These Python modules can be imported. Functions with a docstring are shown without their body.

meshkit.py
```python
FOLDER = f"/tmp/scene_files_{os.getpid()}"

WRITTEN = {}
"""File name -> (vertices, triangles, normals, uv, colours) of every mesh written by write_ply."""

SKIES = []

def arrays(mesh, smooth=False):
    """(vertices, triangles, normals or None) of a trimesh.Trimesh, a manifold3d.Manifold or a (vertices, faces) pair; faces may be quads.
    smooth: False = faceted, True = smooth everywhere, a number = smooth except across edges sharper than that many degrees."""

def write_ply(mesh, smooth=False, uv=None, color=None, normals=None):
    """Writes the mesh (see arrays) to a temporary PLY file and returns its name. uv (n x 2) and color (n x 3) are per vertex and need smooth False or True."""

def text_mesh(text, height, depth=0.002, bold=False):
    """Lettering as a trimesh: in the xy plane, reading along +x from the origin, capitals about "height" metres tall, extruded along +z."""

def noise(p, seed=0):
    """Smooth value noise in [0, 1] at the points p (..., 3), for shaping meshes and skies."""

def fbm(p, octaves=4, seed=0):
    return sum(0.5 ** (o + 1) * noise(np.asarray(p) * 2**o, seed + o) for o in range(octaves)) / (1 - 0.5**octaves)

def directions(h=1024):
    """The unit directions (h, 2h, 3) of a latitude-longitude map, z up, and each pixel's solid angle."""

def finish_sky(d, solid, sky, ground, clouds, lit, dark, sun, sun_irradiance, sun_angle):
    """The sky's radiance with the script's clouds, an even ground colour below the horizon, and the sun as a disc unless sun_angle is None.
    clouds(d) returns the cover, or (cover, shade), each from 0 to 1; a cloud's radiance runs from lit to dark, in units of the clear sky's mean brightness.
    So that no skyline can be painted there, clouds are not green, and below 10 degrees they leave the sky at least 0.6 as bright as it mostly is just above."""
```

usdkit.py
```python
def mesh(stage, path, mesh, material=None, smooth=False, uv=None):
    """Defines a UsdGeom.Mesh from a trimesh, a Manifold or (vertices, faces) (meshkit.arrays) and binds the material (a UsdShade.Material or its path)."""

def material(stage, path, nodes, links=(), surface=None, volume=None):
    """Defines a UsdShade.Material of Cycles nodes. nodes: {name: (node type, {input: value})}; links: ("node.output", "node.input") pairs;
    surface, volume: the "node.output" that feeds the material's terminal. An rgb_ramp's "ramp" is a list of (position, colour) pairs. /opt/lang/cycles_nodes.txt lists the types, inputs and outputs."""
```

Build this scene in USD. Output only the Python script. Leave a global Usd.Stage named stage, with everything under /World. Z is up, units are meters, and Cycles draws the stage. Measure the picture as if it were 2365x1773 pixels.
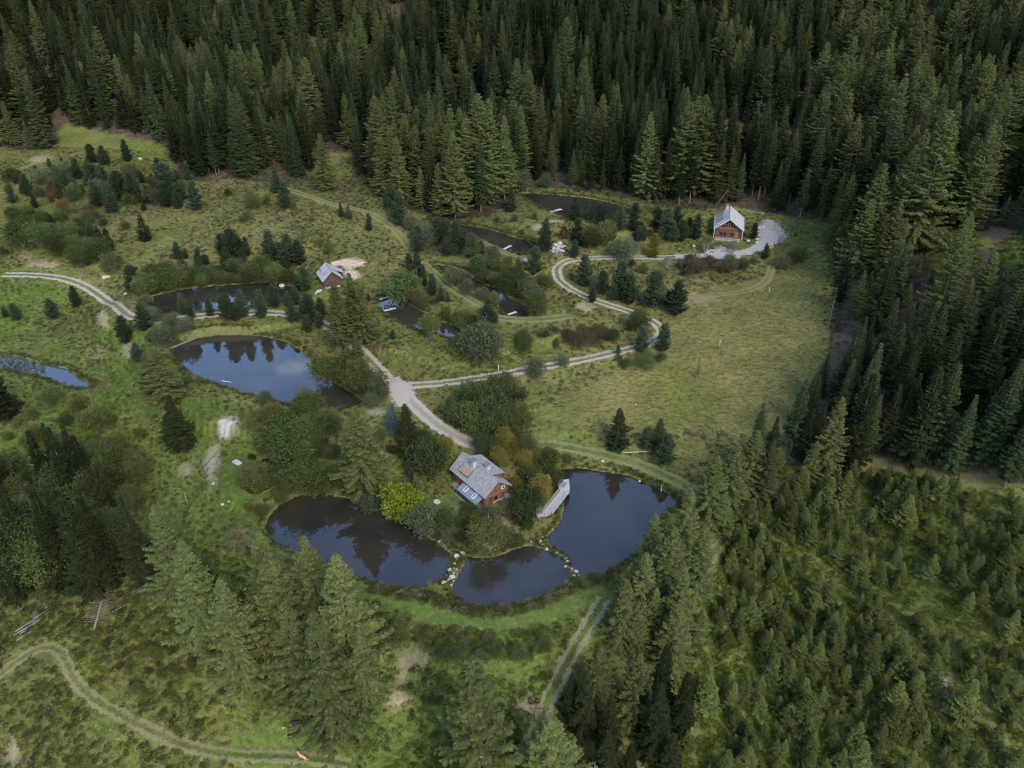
# alpine ponds seen from the air: terrain, ponds, tracks, three cabins, conifer forest
EXPOSURE = 2.2
SKY_STRENGTH, SUN_INT = 0.14, 0.31
SKY_SHIFT = (3.1, 1.2, 0.5)
CLOUD = (0.565, 0.68)
CLOUD_LIT, CLOUD_DARK = (9.6, 9.4, 9.0), (4.4, 4.4, 4.4)
import math, random
import numpy as np, trimesh, shapely, usdkit
from shapely.geometry import Polygon, LineString, Point
from scipy.interpolate import RBFInterpolator
from pxr import Usd, UsdGeom, UsdLux, UsdShade, Gf, Sdf, Vt

stage = Usd.Stage.CreateInMemory()
UsdGeom.SetStageUpAxis(stage, "Z"); UsdGeom.SetStageMetersPerUnit(stage, 1.0)
world = UsdGeom.Xform.Define(stage, "/World"); stage.SetDefaultPrim(world.GetPrim())
UsdGeom.Scope.Define(stage, "/World/Looks")
rng = np.random.default_rng(7); random.seed(7)

# ------------------------------------------------------------------ camera, sky, sun, exposure
FOC, TH, CZ, S = 1820.0, math.radians(31), 106.25, 1.25
cam = UsdGeom.Camera.Define(stage, "/World/camera")
cam.CreateHorizontalApertureAttr(36.0); cam.CreateVerticalApertureAttr(27.0); cam.CreateFocalLengthAttr(36.0 * FOC / 2365)
cam.CreateClippingRangeAttr(Gf.Vec2f(1, 20000)); cam.CreateExposureAttr(EXPOSURE)
cam.AddTranslateOp().Set(Gf.Vec3d(0, 0, CZ)); cam.AddRotateXOp().Set(90 - 31.0)
SUN = np.array([0.38, -0.80, 0.72]); SUN /= np.linalg.norm(SUN)
sun_el, sun_az = math.asin(SUN[2]), math.atan2(SUN[0], SUN[1])
sky_mat = usdkit.material(stage, "/World/Looks/sky_look", {
    "sky": ("sky_texture", {"sky_type": "single_scattering", "sun_disc": False, "sun_elevation": sun_el, "sun_rotation": sun_az, "altitude": 1500.0, "ozone_density": 2.5}),
    "tc": ("texture_coordinate", {}),
    "map": ("mapping", {"scale": (1.0, 1.0, 2.2), "location": SKY_SHIFT}),
    "n": ("noise_texture", {"scale": 1.9, "detail": 6.0, "roughness": 0.55}),
    "n2": ("noise_texture", {"scale": 3.1, "detail": 5.0}),
    "cover": ("map_range", {"from_min": CLOUD[0], "from_max": CLOUD[1], "clamp": True}),
    "shade": ("rgb_ramp", {"ramp": [(0.3, CLOUD_DARK), (0.62, CLOUD_LIT)]}),
    "mix": ("mix_color", {"use_clamp": False}),
    "bg": ("background_shader", {"strength": SKY_STRENGTH})},
    [("tc.generated", "map.vector"), ("map.vector", "n.vector"), ("map.vector", "n2.vector"), ("n.fac", "cover.value"), ("n2.fac", "shade.fac"),
     ("cover.result", "mix.fac"), ("sky.color", "mix.a"), ("shade.color", "mix.b"), ("mix.result", "bg.color")], surface="bg.background")
dome = UsdLux.DomeLight.Define(stage, "/World/sky")
UsdShade.MaterialBindingAPI.Apply(dome.GetPrim()).Bind(sky_mat)
dome.GetPrim().SetCustomDataByKey("kind", "structure")
sun = UsdLux.DistantLight.Define(stage, "/World/sun")
sun.CreateNormalizeAttr(True); sun.CreateIntensityAttr(SUN_INT); sun.CreateAngleAttr(22.0); sun.CreateColorAttr(Gf.Vec3f(1, 0.91, 0.75))
sun.AddTransformOp().Set(Gf.Matrix4d().SetRotate(Gf.Rotation(Gf.Vec3d(0, 0, 1), Gf.Vec3d(*SUN))))

# ------------------------------------------------------------------ helpers
USED = {}
def numbered(parent, name):
    k = USED.get((parent, name), 0); USED[(parent, name)] = k + 1
    return f"{parent}/{name}" + (f"_{k:03d}" if k else "")
def tag(prim, label=None, cat=None, group=None, kind=None):
    for k, v in (("label", label), ("category", cat), ("group", group), ("kind", kind)):
        if v: prim.SetCustomDataByKey(k, v)
    return prim
def mesh(name, m, mat, parent="/World", smooth=False, **kw):
    parent = parent if isinstance(parent, str) else str(parent.GetPath())
    p = usdkit.mesh(stage, numbered(parent, name), m, mat, smooth=smooth).GetPrim()
    return tag(p, **kw)
def thing(name, label, cat, loc=(0, 0, 0), rz=0.0, group=None, parent="/World"):
    x = UsdGeom.Xform.Define(stage, numbered(parent, name))
    x.AddTranslateOp().Set(Gf.Vec3d(*map(float, loc))); x.AddRotateZOp().Set(float(rz))
    return tag(x.GetPrim(), label, cat, group)
def cat_m(ms): return trimesh.util.concatenate([m for m in ms if m is not None])
def box(x0, x1, y0, y1, z0, z1):
    m = trimesh.creation.box([x1 - x0, y1 - y0, z1 - z0]); m.apply_translation([(x0 + x1) / 2, (y0 + y1) / 2, (z0 + z1) / 2]); return m
def bar(a, b, r, n=6, r2=None):
    a, b = np.asarray(a, float), np.asarray(b, float); d = b - a; L = np.linalg.norm(d); d /= L
    u = np.cross(d, [0, 0, 1] if abs(d[2]) < .9 else [1, 0, 0]); u /= np.linalg.norm(u); w = np.cross(d, u)
    t = np.arange(n) * 2 * np.pi / n; ring = np.cos(t)[:, None] * u + np.sin(t)[:, None] * w
    r2 = r if r2 is None else r2
    v = np.vstack([a + ring * r, b + ring * r2, [a], [b]]); i = np.arange(n); j = (i + 1) % n
    f = np.vstack([np.c_[i, j, j + n], np.c_[i, j + n, i + n], np.c_[j, i, i * 0 + 2 * n], np.c_[i + n, j + n, i * 0 + 2 * n + 1]])
    return trimesh.Trimesh(v, f, process=False)
def beam(a, b, w, h):                                       # square timber between two points
    a, b = np.asarray(a, float), np.asarray(b, float); d = b - a; L = np.linalg.norm(d); d /= L
    u = np.cross(d, [0, 0, 1] if abs(d[2]) < .95 else [1, 0, 0]); u /= np.linalg.norm(u); k = np.cross(u, d)
    m = trimesh.creation.box([L, w, h]); T = np.eye(4); T[:3, 0], T[:3, 1], T[:3, 2], T[:3, 3] = d, u, k, (a + b) / 2
    m.apply_transform(T); return m
def slab(quad, t):                                          # a quad (4 points) given thickness t below itself
    q = np.asarray(quad, float); n = np.cross(q[1] - q[0], q[3] - q[0]); n /= np.linalg.norm(n)
    if n[2] < 0: n = -n
    v = np.vstack([q, q - n * t]); f = [[0, 1, 2], [0, 2, 3], [4, 6, 5], [4, 7, 6]]
    for i in range(4):
        j = (i + 1) % 4; f += [[i, i + 4, j + 4], [i, j + 4, j]]
    m = trimesh.Trimesh(v, f, process=False); trimesh.repair.fix_normals(m); return m
def rock(r, seed, flat=0.7):
    g = np.random.default_rng(seed); m = trimesh.creation.icosphere(2, 1.0)
    k = g.normal(size=(9, 3)); k /= np.linalg.norm(k, axis=1, keepdims=True); d = g.uniform(.55, .9, 9)
    v = m.vertices.copy()
    for n_, dd in zip(k, d):
        s = v @ n_; v -= np.maximum(s - dd, 0)[:, None] * n_
    v *= np.array([g.uniform(.8, 1.25), g.uniform(.75, 1.1), flat * g.uniform(.8, 1.2)]) * r
    return trimesh.Trimesh(v, m.faces, process=False)

# ------------------------------------------------------------------ materials
def M(name, nodes, links, surface): return usdkit.material(stage, f"/World/Looks/{name}", nodes, links, surface=surface)
def leaf(name, col, val=(0.6, 1.35), hue=(0.485, 0.515), isl=(0.45, 1.55), trans=0.42, clump=.9):
    return M(name, {
        "oi": ("object_info", {}), "g": ("geometry", {}),
        "v1": ("map_range", {"to_min": val[0], "to_max": val[1]}), "v2": ("map_range", {"to_min": isl[0], "to_max": isl[1]}),
        "wn": ("math", {"math_type": "multiply", "value2": 7.31}), "fr": ("math", {"math_type": "fraction"}),
        "h1": ("map_range", {"to_min": hue[0], "to_max": hue[1]}), "vm": ("math", {"math_type": "multiply"}),
        "tc": ("texture_coordinate", {}), "cl": ("noise_texture", {"scale": clump, "detail": 2.0}), "v3": ("map_range", {"from_min": .3, "from_max": .7, "to_min": .68, "to_max": 1.32}), "vk": ("math", {"math_type": "multiply"}),
        "hsv": ("hsv", {"color": col, "saturation": 1.0, "fac": 1.0}),
        "d": ("diffuse_bsdf", {}), "t": ("translucent_bsdf", {}), "m": ("mix_closure", {"fac": trans})},
        [("oi.random", "v1.value"), ("g.random_per_island", "v2.value"), ("oi.random", "wn.value1"), ("wn.value", "fr.value1"), ("fr.value", "h1.value"),
         ("v1.result", "vm.value1"), ("v2.result", "vm.value2"), ("tc.object", "cl.vector"), ("cl.fac", "v3.value"), ("vm.value", "vk.value1"), ("v3.result", "vk.value2"), ("vk.value", "hsv.value"), ("h1.result", "hsv.hue"),
         ("hsv.color", "d.color"), ("hsv.color", "t.color"), ("d.BSDF", "m.closure1"), ("t.BSDF", "m.closure2")], "m.closure")
def plain(name, col, rough=0.8, scale=3.0, amp=(0.7, 1.3), isl=(1, 1), bump=0.0, metal=0.0, stretch=(1, 1, 1)):
    return M(name, {
        "tc": ("texture_coordinate", {}), "mp": ("mapping", {"scale": stretch}), "n": ("noise_texture", {"scale": scale, "detail": 5.0, "roughness": 0.6}), "g": ("geometry", {}),
        "a": ("map_range", {"from_min": 0.25, "from_max": 0.75, "to_min": amp[0], "to_max": amp[1]}), "b": ("map_range", {"to_min": isl[0], "to_max": isl[1]}),
        "vm": ("math", {"math_type": "multiply"}), "hsv": ("hsv", {"color": col}), "bp": ("bump", {"strength": bump, "distance": 0.05}),
        "p": ("principled_bsdf", {"roughness": rough, "metallic": metal, "specular_ior_level": 0.3})},
        [("tc.object", "mp.vector"), ("mp.vector", "n.vector"), ("n.fac", "a.value"), ("g.random_per_island", "b.value"), ("a.result", "vm.value1"), ("b.result", "vm.value2"), ("vm.value", "hsv.value"),
         ("hsv.color", "p.base_color"), ("n.fac", "bp.height"), ("bp.normal", "p.normal")], "p.BSDF")
MAT = dict(
    spruce=leaf("spruce_needles", (0.085, 0.112, 0.046), val=(.5, 1.5), hue=(0.475, 0.52)),
    spruce_dark=leaf("dark_spruce_needles", (0.050, 0.060, 0.026), val=(.7, 1.3)), twig=plain("reddish_twig", (0.13, 0.095, 0.078)),
    spruce_olive=leaf("spruce_olive_needles", (0.110, 0.116, 0.046)),
    larch=leaf("larch_needles", (0.205, 0.225, 0.076), val=(.75, 1.25)),
    young=leaf("young_conifer_needles", (0.178, 0.205, 0.060), val=(.65, 1.45)),
    pine=leaf("stone_pine_needles", (0.110, 0.148, 0.075), val=(.7, 1.3)),
    blue=leaf("blue_spruce_needles", (0.13, 0.185, 0.175), val=(.9, 1.1)),
    alder=leaf("alder_leaves", (0.120, 0.150, 0.050), val=(.55, 1.5), hue=(.47, .52)),
    willow=leaf("willow_leaves", (0.165, 0.19, 0.095), val=(.75, 1.2)),
    birch=leaf("birch_leaves", (0.185, 0.190, 0.056), val=(.8, 1.2)),
    brownbush=leaf("brown_bush_leaves", (0.145, 0.120, 0.066), val=(.8, 1.2)),
    golden=leaf("golden_leaves", (0.29, 0.235, 0.055), val=(.8, 1.2)),
    maple=leaf("yellow_green_leaves", (0.28, 0.33, 0.038), val=(.9, 1.1)),
    rust=leaf("rust_needles", (0.17, 0.085, 0.045), val=(.9, 1.1)),
    herb=leaf("herb_leaves", (0.098, 0.122, 0.040), val=(.55, 1.5), hue=(0.46, 0.52)),
    dampale=leaf("pale_shore_leaves", (0.235, 0.25, 0.125), val=(.6, 1.4)), brownweed=leaf("brown_weed_leaves", (0.15, 0.10, 0.05), val=(.6, 1.4)),
    fern=leaf("fern_leaves", (0.142, 0.172, 0.028), val=(.65, 1.45), hue=(0.46, 0.515)),
    grass=leaf("grass_blades", (0.108, 0.110, 0.034), val=(.6, 1.4), hue=(0.465, 0.525)),
    mown=leaf("short_grass_blades", (0.080, 0.106, 0.028), val=(.75, 1.25)),
    reed=leaf("reed_blades", (0.15, 0.15, 0.035), val=(.7, 1.3)),
    white_flower=plain("white_petals", (0.6, 0.6, 0.52)), yellow_flower=plain("yellow_petals", (0.5, 0.33, 0.02)),
    bark=plain("conifer_bark", (0.08, 0.065, 0.055), scale=4), greybark=plain("pale_grey_bark", (0.115, 0.108, 0.10), scale=4), larchbark=plain("larch_bark", (0.09, 0.078, 0.068), scale=4), whitebark=plain("white_birch_bark", (0.30, 0.285, 0.26), scale=4),
    deadneedle=leaf("dead_needles", (0.27, 0.19, 0.08), val=(.9, 1.1)),
    rock=plain("pale_rock", (0.25, 0.24, 0.22), scale=2.2, amp=(.65, 1.25), bump=.5),
    rockpink=plain("pinkish_rock", (0.25, 0.205, 0.175), scale=2.2, amp=(.65, 1.25), bump=.5),
    shingle=plain("grey_shingle", (0.47, 0.445, 0.42), scale=2.0, amp=(.6, 1.3), isl=(.35, 1.5), rough=.75),
    shinglebase=plain("roof_underlay", (0.10, 0.095, 0.095)),
    shingle_small=plain("silver_shingle", (0.29, 0.285, 0.285), scale=2.0, amp=(.7, 1.2), isl=(.75, 1.2), rough=.75),
    shingle_light=plain("light_wood_shingle", (0.36, 0.35, 0.335), scale=2.0, amp=(.75, 1.2), isl=(.75, 1.2), rough=.75),
    rustroof=plain("rust_brown_shingle", (0.22, 0.15, 0.12), scale=1.5, amp=(.6, 1.4), isl=(.8, 1.2)),
    log=plain("red_brown_log", (0.115, 0.050, 0.030), scale=1.2, amp=(.55, 1.5), isl=(.7, 1.3), stretch=(1, 1, 3)),
    log_light=plain("honey_timber", (0.18, 0.088, 0.042), scale=1.2, amp=(.6, 1.4), isl=(.8, 1.2)),
    log_dark=plain("dark_red_board", (0.075, 0.032, 0.028), scale=1.5, amp=(.6, 1.4), isl=(.7, 1.3)),
    timber=plain("weathered_timber", (0.20, 0.18, 0.165), scale=2.5, amp=(.6, 1.3), isl=(.7, 1.2), stretch=(1, 1, 1)),
    timber_white=plain("pale_plank", (0.34, 0.325, 0.31), scale=2.5, amp=(.7, 1.2), isl=(.8, 1.15)),
    darkwood=plain("dark_timber", (0.06, 0.04, 0.032), scale=2.5),
    metal=plain("blue_grey_sheet_metal", (0.115, 0.14, 0.155), rough=.45, scale=.8, amp=(.88, 1.12)),
    slate=plain("dark_slate", (0.085, 0.09, 0.10), rough=.5),
    stack=plain("pale_chimney_stone", (0.21, 0.20, 0.195), scale=6),
    white=plain("white_paint", (0.48, 0.48, 0.47), rough=.5, amp=(.9, 1.1)),
    solar=plain("dark_solar_glass", (0.012, 0.014, 0.022), rough=.15, amp=(.9, 1.1)),
    stone=plain("stone_masonry", (0.30, 0.275, 0.26), scale=4, amp=(.6, 1.3), isl=(.7, 1.2), bump=.4),
    fur_brown=plain("brown_fur", (0.20, 0.09, 0.045), scale=6), fur_black=plain("black_fur", (0.012, 0.012, 0.014)), fur_white=plain("white_fur", (0.55, 0.5, 0.42)), fur_tan=plain("tan_fur", (0.33, 0.17, 0.09), scale=6),
    dirtpile=plain("bare_sandy_soil", (0.34, 0.25, 0.16), scale=1.0, amp=(.7, 1.2)),
)
MAT["pane"] = M("window_glass", {"f": ("fresnel", {"IOR": 1.5}), "t": ("transparent_bsdf", {"color": (.8, .85, .85)}), "g": ("glossy_bsdf", {"roughness": .03, "color": (1, 1, 1)}), "m": ("mix_closure", {})},
    [("f.fac", "m.fac"), ("t.BSDF", "m.closure1"), ("g.BSDF", "m.closure2")], "m.closure")
MAT["water"] = M("pond_water", {"g": ("geometry", {}), "n": ("noise_texture", {"scale": 1.6, "detail": 3.0}), "b": ("bump", {"strength": 0.02, "distance": 0.05}), "n2": ("noise_texture", {"scale": .12, "detail": 3.0}),
    "r": ("rgb_ramp", {"ramp": [(.35, (0.009, 0.008, 0.006)), (.65, (0.017, 0.014, 0.009))]}),
    "p": ("principled_bsdf", {"roughness": 0.03, "ior": 1.6})},
    [("g.position", "n.vector"), ("g.position", "n2.vector"), ("n.fac", "b.height"), ("b.normal", "p.normal"), ("n2.fac", "r.fac"), ("r.color", "p.base_color")], "p.BSDF")
MAT["ground"] = M("meadow_ground", {
    "at": ("attribute", {"attribute": "tint"}), "g": ("geometry", {}),
    "n1": ("noise_texture", {"scale": 0.16, "detail": 6.0, "roughness": .6}), "n2": ("noise_texture", {"scale": 1.1, "detail": 5.0, "roughness": .65}), "n3": ("noise_texture", {"scale": 5.0, "detail": 3.0, "roughness": .6}),
    "a1": ("map_range", {"from_min": .3, "from_max": .7, "to_min": .82, "to_max": 1.18}), "a2": ("map_range", {"from_min": .28, "from_max": .72, "to_min": .7, "to_max": 1.3}), "a3": ("map_range", {"from_min": .28, "from_max": .72, "to_min": .75, "to_max": 1.25}),
    "m1": ("math", {"math_type": "multiply"}), "m2": ("math", {"math_type": "multiply"}), "h1": ("map_range", {"from_min": .3, "from_max": .7, "to_min": .525, "to_max": .475}),
    "hsv": ("hsv", {}), "bp": ("bump", {"strength": .5, "distance": .12}), "d": ("diffuse_bsdf", {})},
    [("g.position", "n1.vector"), ("g.position", "n2.vector"), ("g.position", "n3.vector"), ("n1.fac", "a1.value"), ("n2.fac", "a2.value"), ("n3.fac", "a3.value"),
     ("a1.result", "m1.value1"), ("a2.result", "m1.value2"), ("m1.value", "m2.value1"), ("a3.result", "m2.value2"), ("m2.value", "hsv.value"), ("n2.fac", "h1.value"), ("h1.result", "hsv.hue"),
     ("at.color", "hsv.color"), ("hsv.color", "d.color"), ("n2.fac", "bp.height"), ("bp.normal", "d.normal")], "d.BSDF")
def track_mat(name, col, mid, rut, ragged):
    # across = st.x (0..1), along = st.y (metres): two worn ruts, a grassier middle, ragged edges that let the meadow through
    return M(name, {
        "uv": ("uvmap", {"attribute": "st"}), "x": ("separate_xyz", {}), "g": ("geometry", {}),
        "n": ("noise_texture", {"scale": 1.3, "detail": 5.0, "roughness": .65}), "nf": ("noise_texture", {"scale": 7.0, "detail": 3.0}),
        "c": ("math", {"math_type": "subtract", "value2": .5}), "ab": ("math", {"math_type": "absolute"}),
        "ofs": ("map_range", {"from_min": .25, "from_max": .75, "to_min": -ragged, "to_max": ragged}), "abn": ("math", {"math_type": "add"}),
        "mid": ("map_range", {"range_type": "smoothstep", "from_min": .10, "from_max": .19, "to_min": mid, "to_max": 0.0, "clamp": True}),
        "edge": ("map_range", {"range_type": "smoothstep", "from_min": .36, "from_max": .46, "to_min": 0.0, "to_max": 1.0, "clamp": True}),
        "mx": ("math", {"math_type": "maximum"}), "base": ("math", {"math_type": "add", "value2": rut, "use_clamp": True}),
        "v": ("map_range", {"from_min": .25, "from_max": .75, "to_min": .6, "to_max": 1.35}), "hsv": ("hsv", {"color": col}),
        "d": ("diffuse_bsdf", {}), "t": ("transparent_bsdf", {}), "m": ("mix_closure", {})},
        [("uv.UV", "x.vector"), ("x.x", "c.value1"), ("c.value", "ab.value1"), ("g.position", "n.vector"), ("g.position", "nf.vector"), ("n.fac", "ofs.value"), ("ab.value", "abn.value1"), ("ofs.result", "abn.value2"),
         ("abn.value", "mid.value"), ("abn.value", "edge.value"), ("mid.result", "mx.value1"), ("edge.result", "mx.value2"), ("mx.value", "base.value1"),
         ("nf.fac", "v.value"), ("v.result", "hsv.value"), ("hsv.color", "d.color"), ("base.value", "m.fac"), ("d.BSDF", "m.closure1"), ("t.BSDF", "m.closure2")], "m.closure")
MAT["gravel"] = track_mat("gravel_track_look", (0.225, 0.195, 0.155), .92, .05, .14)
MAT["gravel_full"] = track_mat("gravel_full_look", (0.235, 0.20, 0.165), .4, 0.0, .12)
MAT["crossing"] = track_mat("gravel_crossing_look", (0.235, 0.20, 0.165), 0.0, 0.0, .2)
MAT["yard"] = track_mat("pale_gravel_look", (0.225, 0.21, 0.185), .0, 0.0, .22)
MAT["dirt"] = track_mat("dirt_track_look", (0.140, 0.122, 0.058), .95, .35, .2)
MAT["rutted"] = track_mat("rutted_track_look", (0.175, 0.148, 0.085), .97, .3, .18)
MAT["grassy"] = track_mat("grassy_track_look", (0.14, 0.13, 0.058), .9, .45, .16)
# ------------------------------------------------------------------ reading the place: pixel of the survey picture (2365 x 1773) -> ground
def ray(uv):
    uv = np.atleast_2d(np.asarray(uv, float)); x = (uv[:, 0] - 1182.5) / FOC; y = -(uv[:, 1] - 886.5) / FOC
    return np.stack([x, math.cos(TH) + y * math.sin(TH), -math.sin(TH) + y * math.cos(TH)], -1)
def on_z(uv, z):
    d = ray(uv); t = (np.asarray(z, float) - CZ) / d[:, 2]
    return d * t[:, None] + [0, 0, CZ]
def proj(p):
    p = np.atleast_2d(np.asarray(p, float)) - [0, 0, CZ]
    f = p[:, 1] * math.cos(TH) - p[:, 2] * math.sin(TH); up = p[:, 1] * math.sin(TH) + p[:, 2] * math.cos(TH)
    return np.stack([1182.5 + FOC * p[:, 0] / f, 886.5 - FOC * up / f], -1)
def tile(ox, oy, k): return lambda pts: [(ox + p[0] * k, oy + p[1] * k) + tuple(oy + q * k for q in p[2:]) for p in pts]
K, KZ = 790 / 2212, 480 / 2211
T1, T2, T3, T4, T5, T6, T7, T8, T9 = (tile(ox, oy, K) for oy in (0, 590, 1181) for ox in (0, 788, 1575))
DD = tile(0, 0, 2365 / 2212)

POND = dict(   # outline, level
    blue=(T4([(1095,605),(1180,565),(1270,530),(1400,512),(1560,508),(1720,528),(1850,558),(1950,620),(2010,690),(2100,760),(2170,830)]) + T5([(20,860),(90,905),(140,955),(60,982),(0,990)]) + T4([(2080,985),(1960,975),(1820,945),(1700,910),(1560,880),(1440,835),(1330,800),(1250,765),(1190,725),(1150,680),(1110,640)]), 6.2),
    row=(T4([(940,300),(1000,262),(1100,235),(1250,208),(1500,188),(1740,172),(1880,200),(1905,240),(1850,290),(1750,315),(1650,328),(1450,345),(1250,362),(1100,378),(1000,345)]), 8.4),
    left=(T4([(-80,655),(60,645),(150,665),(230,690),(300,708),(430,732),(500,782),(590,832),(575,858),(450,846),(320,795),(200,765),(80,735),(-80,735)]), 1.8),
    low=(DD([(572,1140),(580,1115),(600,1092),(640,1070),(700,1063),(760,1080),(800,1098),(832,1115),(870,1125),(900,1150),(938,1168)]) + T8([(700,262),(705,300),(690,360),(685,410),(650,440),(600,462),(520,490),(440,500),(330,482),(230,462)]) + DD([(790,1250),(700,1215),(640,1190),(600,1172),(580,1155)]), 0.0),
    inlet=(T4([(1590,1560),(1640,1528),(1740,1532),(1775,1560),(1720,1592),(1640,1594)]), 0.0),
    mid=(T8([(800,285),(870,300),(950,300),(1050,280),(1120,245),(1210,222),(1270,232),(1335,252),(1408,282),(1452,320),(1466,365),(1488,415),(1470,462),(1400,510),(1290,560),(1150,598),(1040,612),(900,610),(800,590),(745,555),(722,505),(720,465),(750,425),(780,375),(800,325)]), 0.0),
    right=(T5([(1330,1430),(1430,1378),(1550,1375),(1700,1400),(1850,1420),(1930,1452),(2060,1512),(2150,1560),(2170,1610)]) + T8([(2080,0),(2060,60),(2040,110),(1975,180),(1920,250),(1830,310),(1720,390),(1640,418),(1560,422),(1508,398),(1482,355),(1466,300),(1412,262),(1345,205),(1345,150),(1400,90),(1430,40)]) + T5([(1440,1630),(1440,1560),(1400,1500)]), 0.0),
    far=(T2([(1140,1250),(1250,1248),(1400,1262),(1560,1275),(1700,1300),(1800,1325),(1870,1350),(1860,1390),(1780,1412),(1600,1412),(1480,1400),(1400,1378),(1320,1350),(1240,1312)]), 16.0),
    hpond=(T2([(545,1430),(620,1425),(700,1440),(800,1455),(950,1480),(1040,1510),(1100,1530),(1180,1550),(1245,1590),(1225,1638),(1150,1645),(1050,1615),(960,1572),(880,1532),(800,1502),(720,1478),(620,1462)]), 14.2),
    ipond=(T5([(605,58),(720,72),(790,100),(860,150),(930,190),(1010,212),(1060,258),(1140,300),(1215,340),(1215,395),(1130,405),(1075,388),(1035,352),(1015,305),(955,245),(875,222),(815,172),(755,112),(650,100)]), 12.2),
    jpond=(T5([(245,275),(330,265),(385,288),(455,330),(535,370),(605,400),(645,430),(725,452),(805,490),(818,522),(760,544),(680,524),(635,503),(540,484),(470,468),(375,425),(298,384),(255,335)]), 9.2),
    pool=(T4([(1685,1325),(1740,1298),(1800,1285),(1880,1300),(1940,1335),(1880,1362),(1760,1358)]), 2.6),
)
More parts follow.
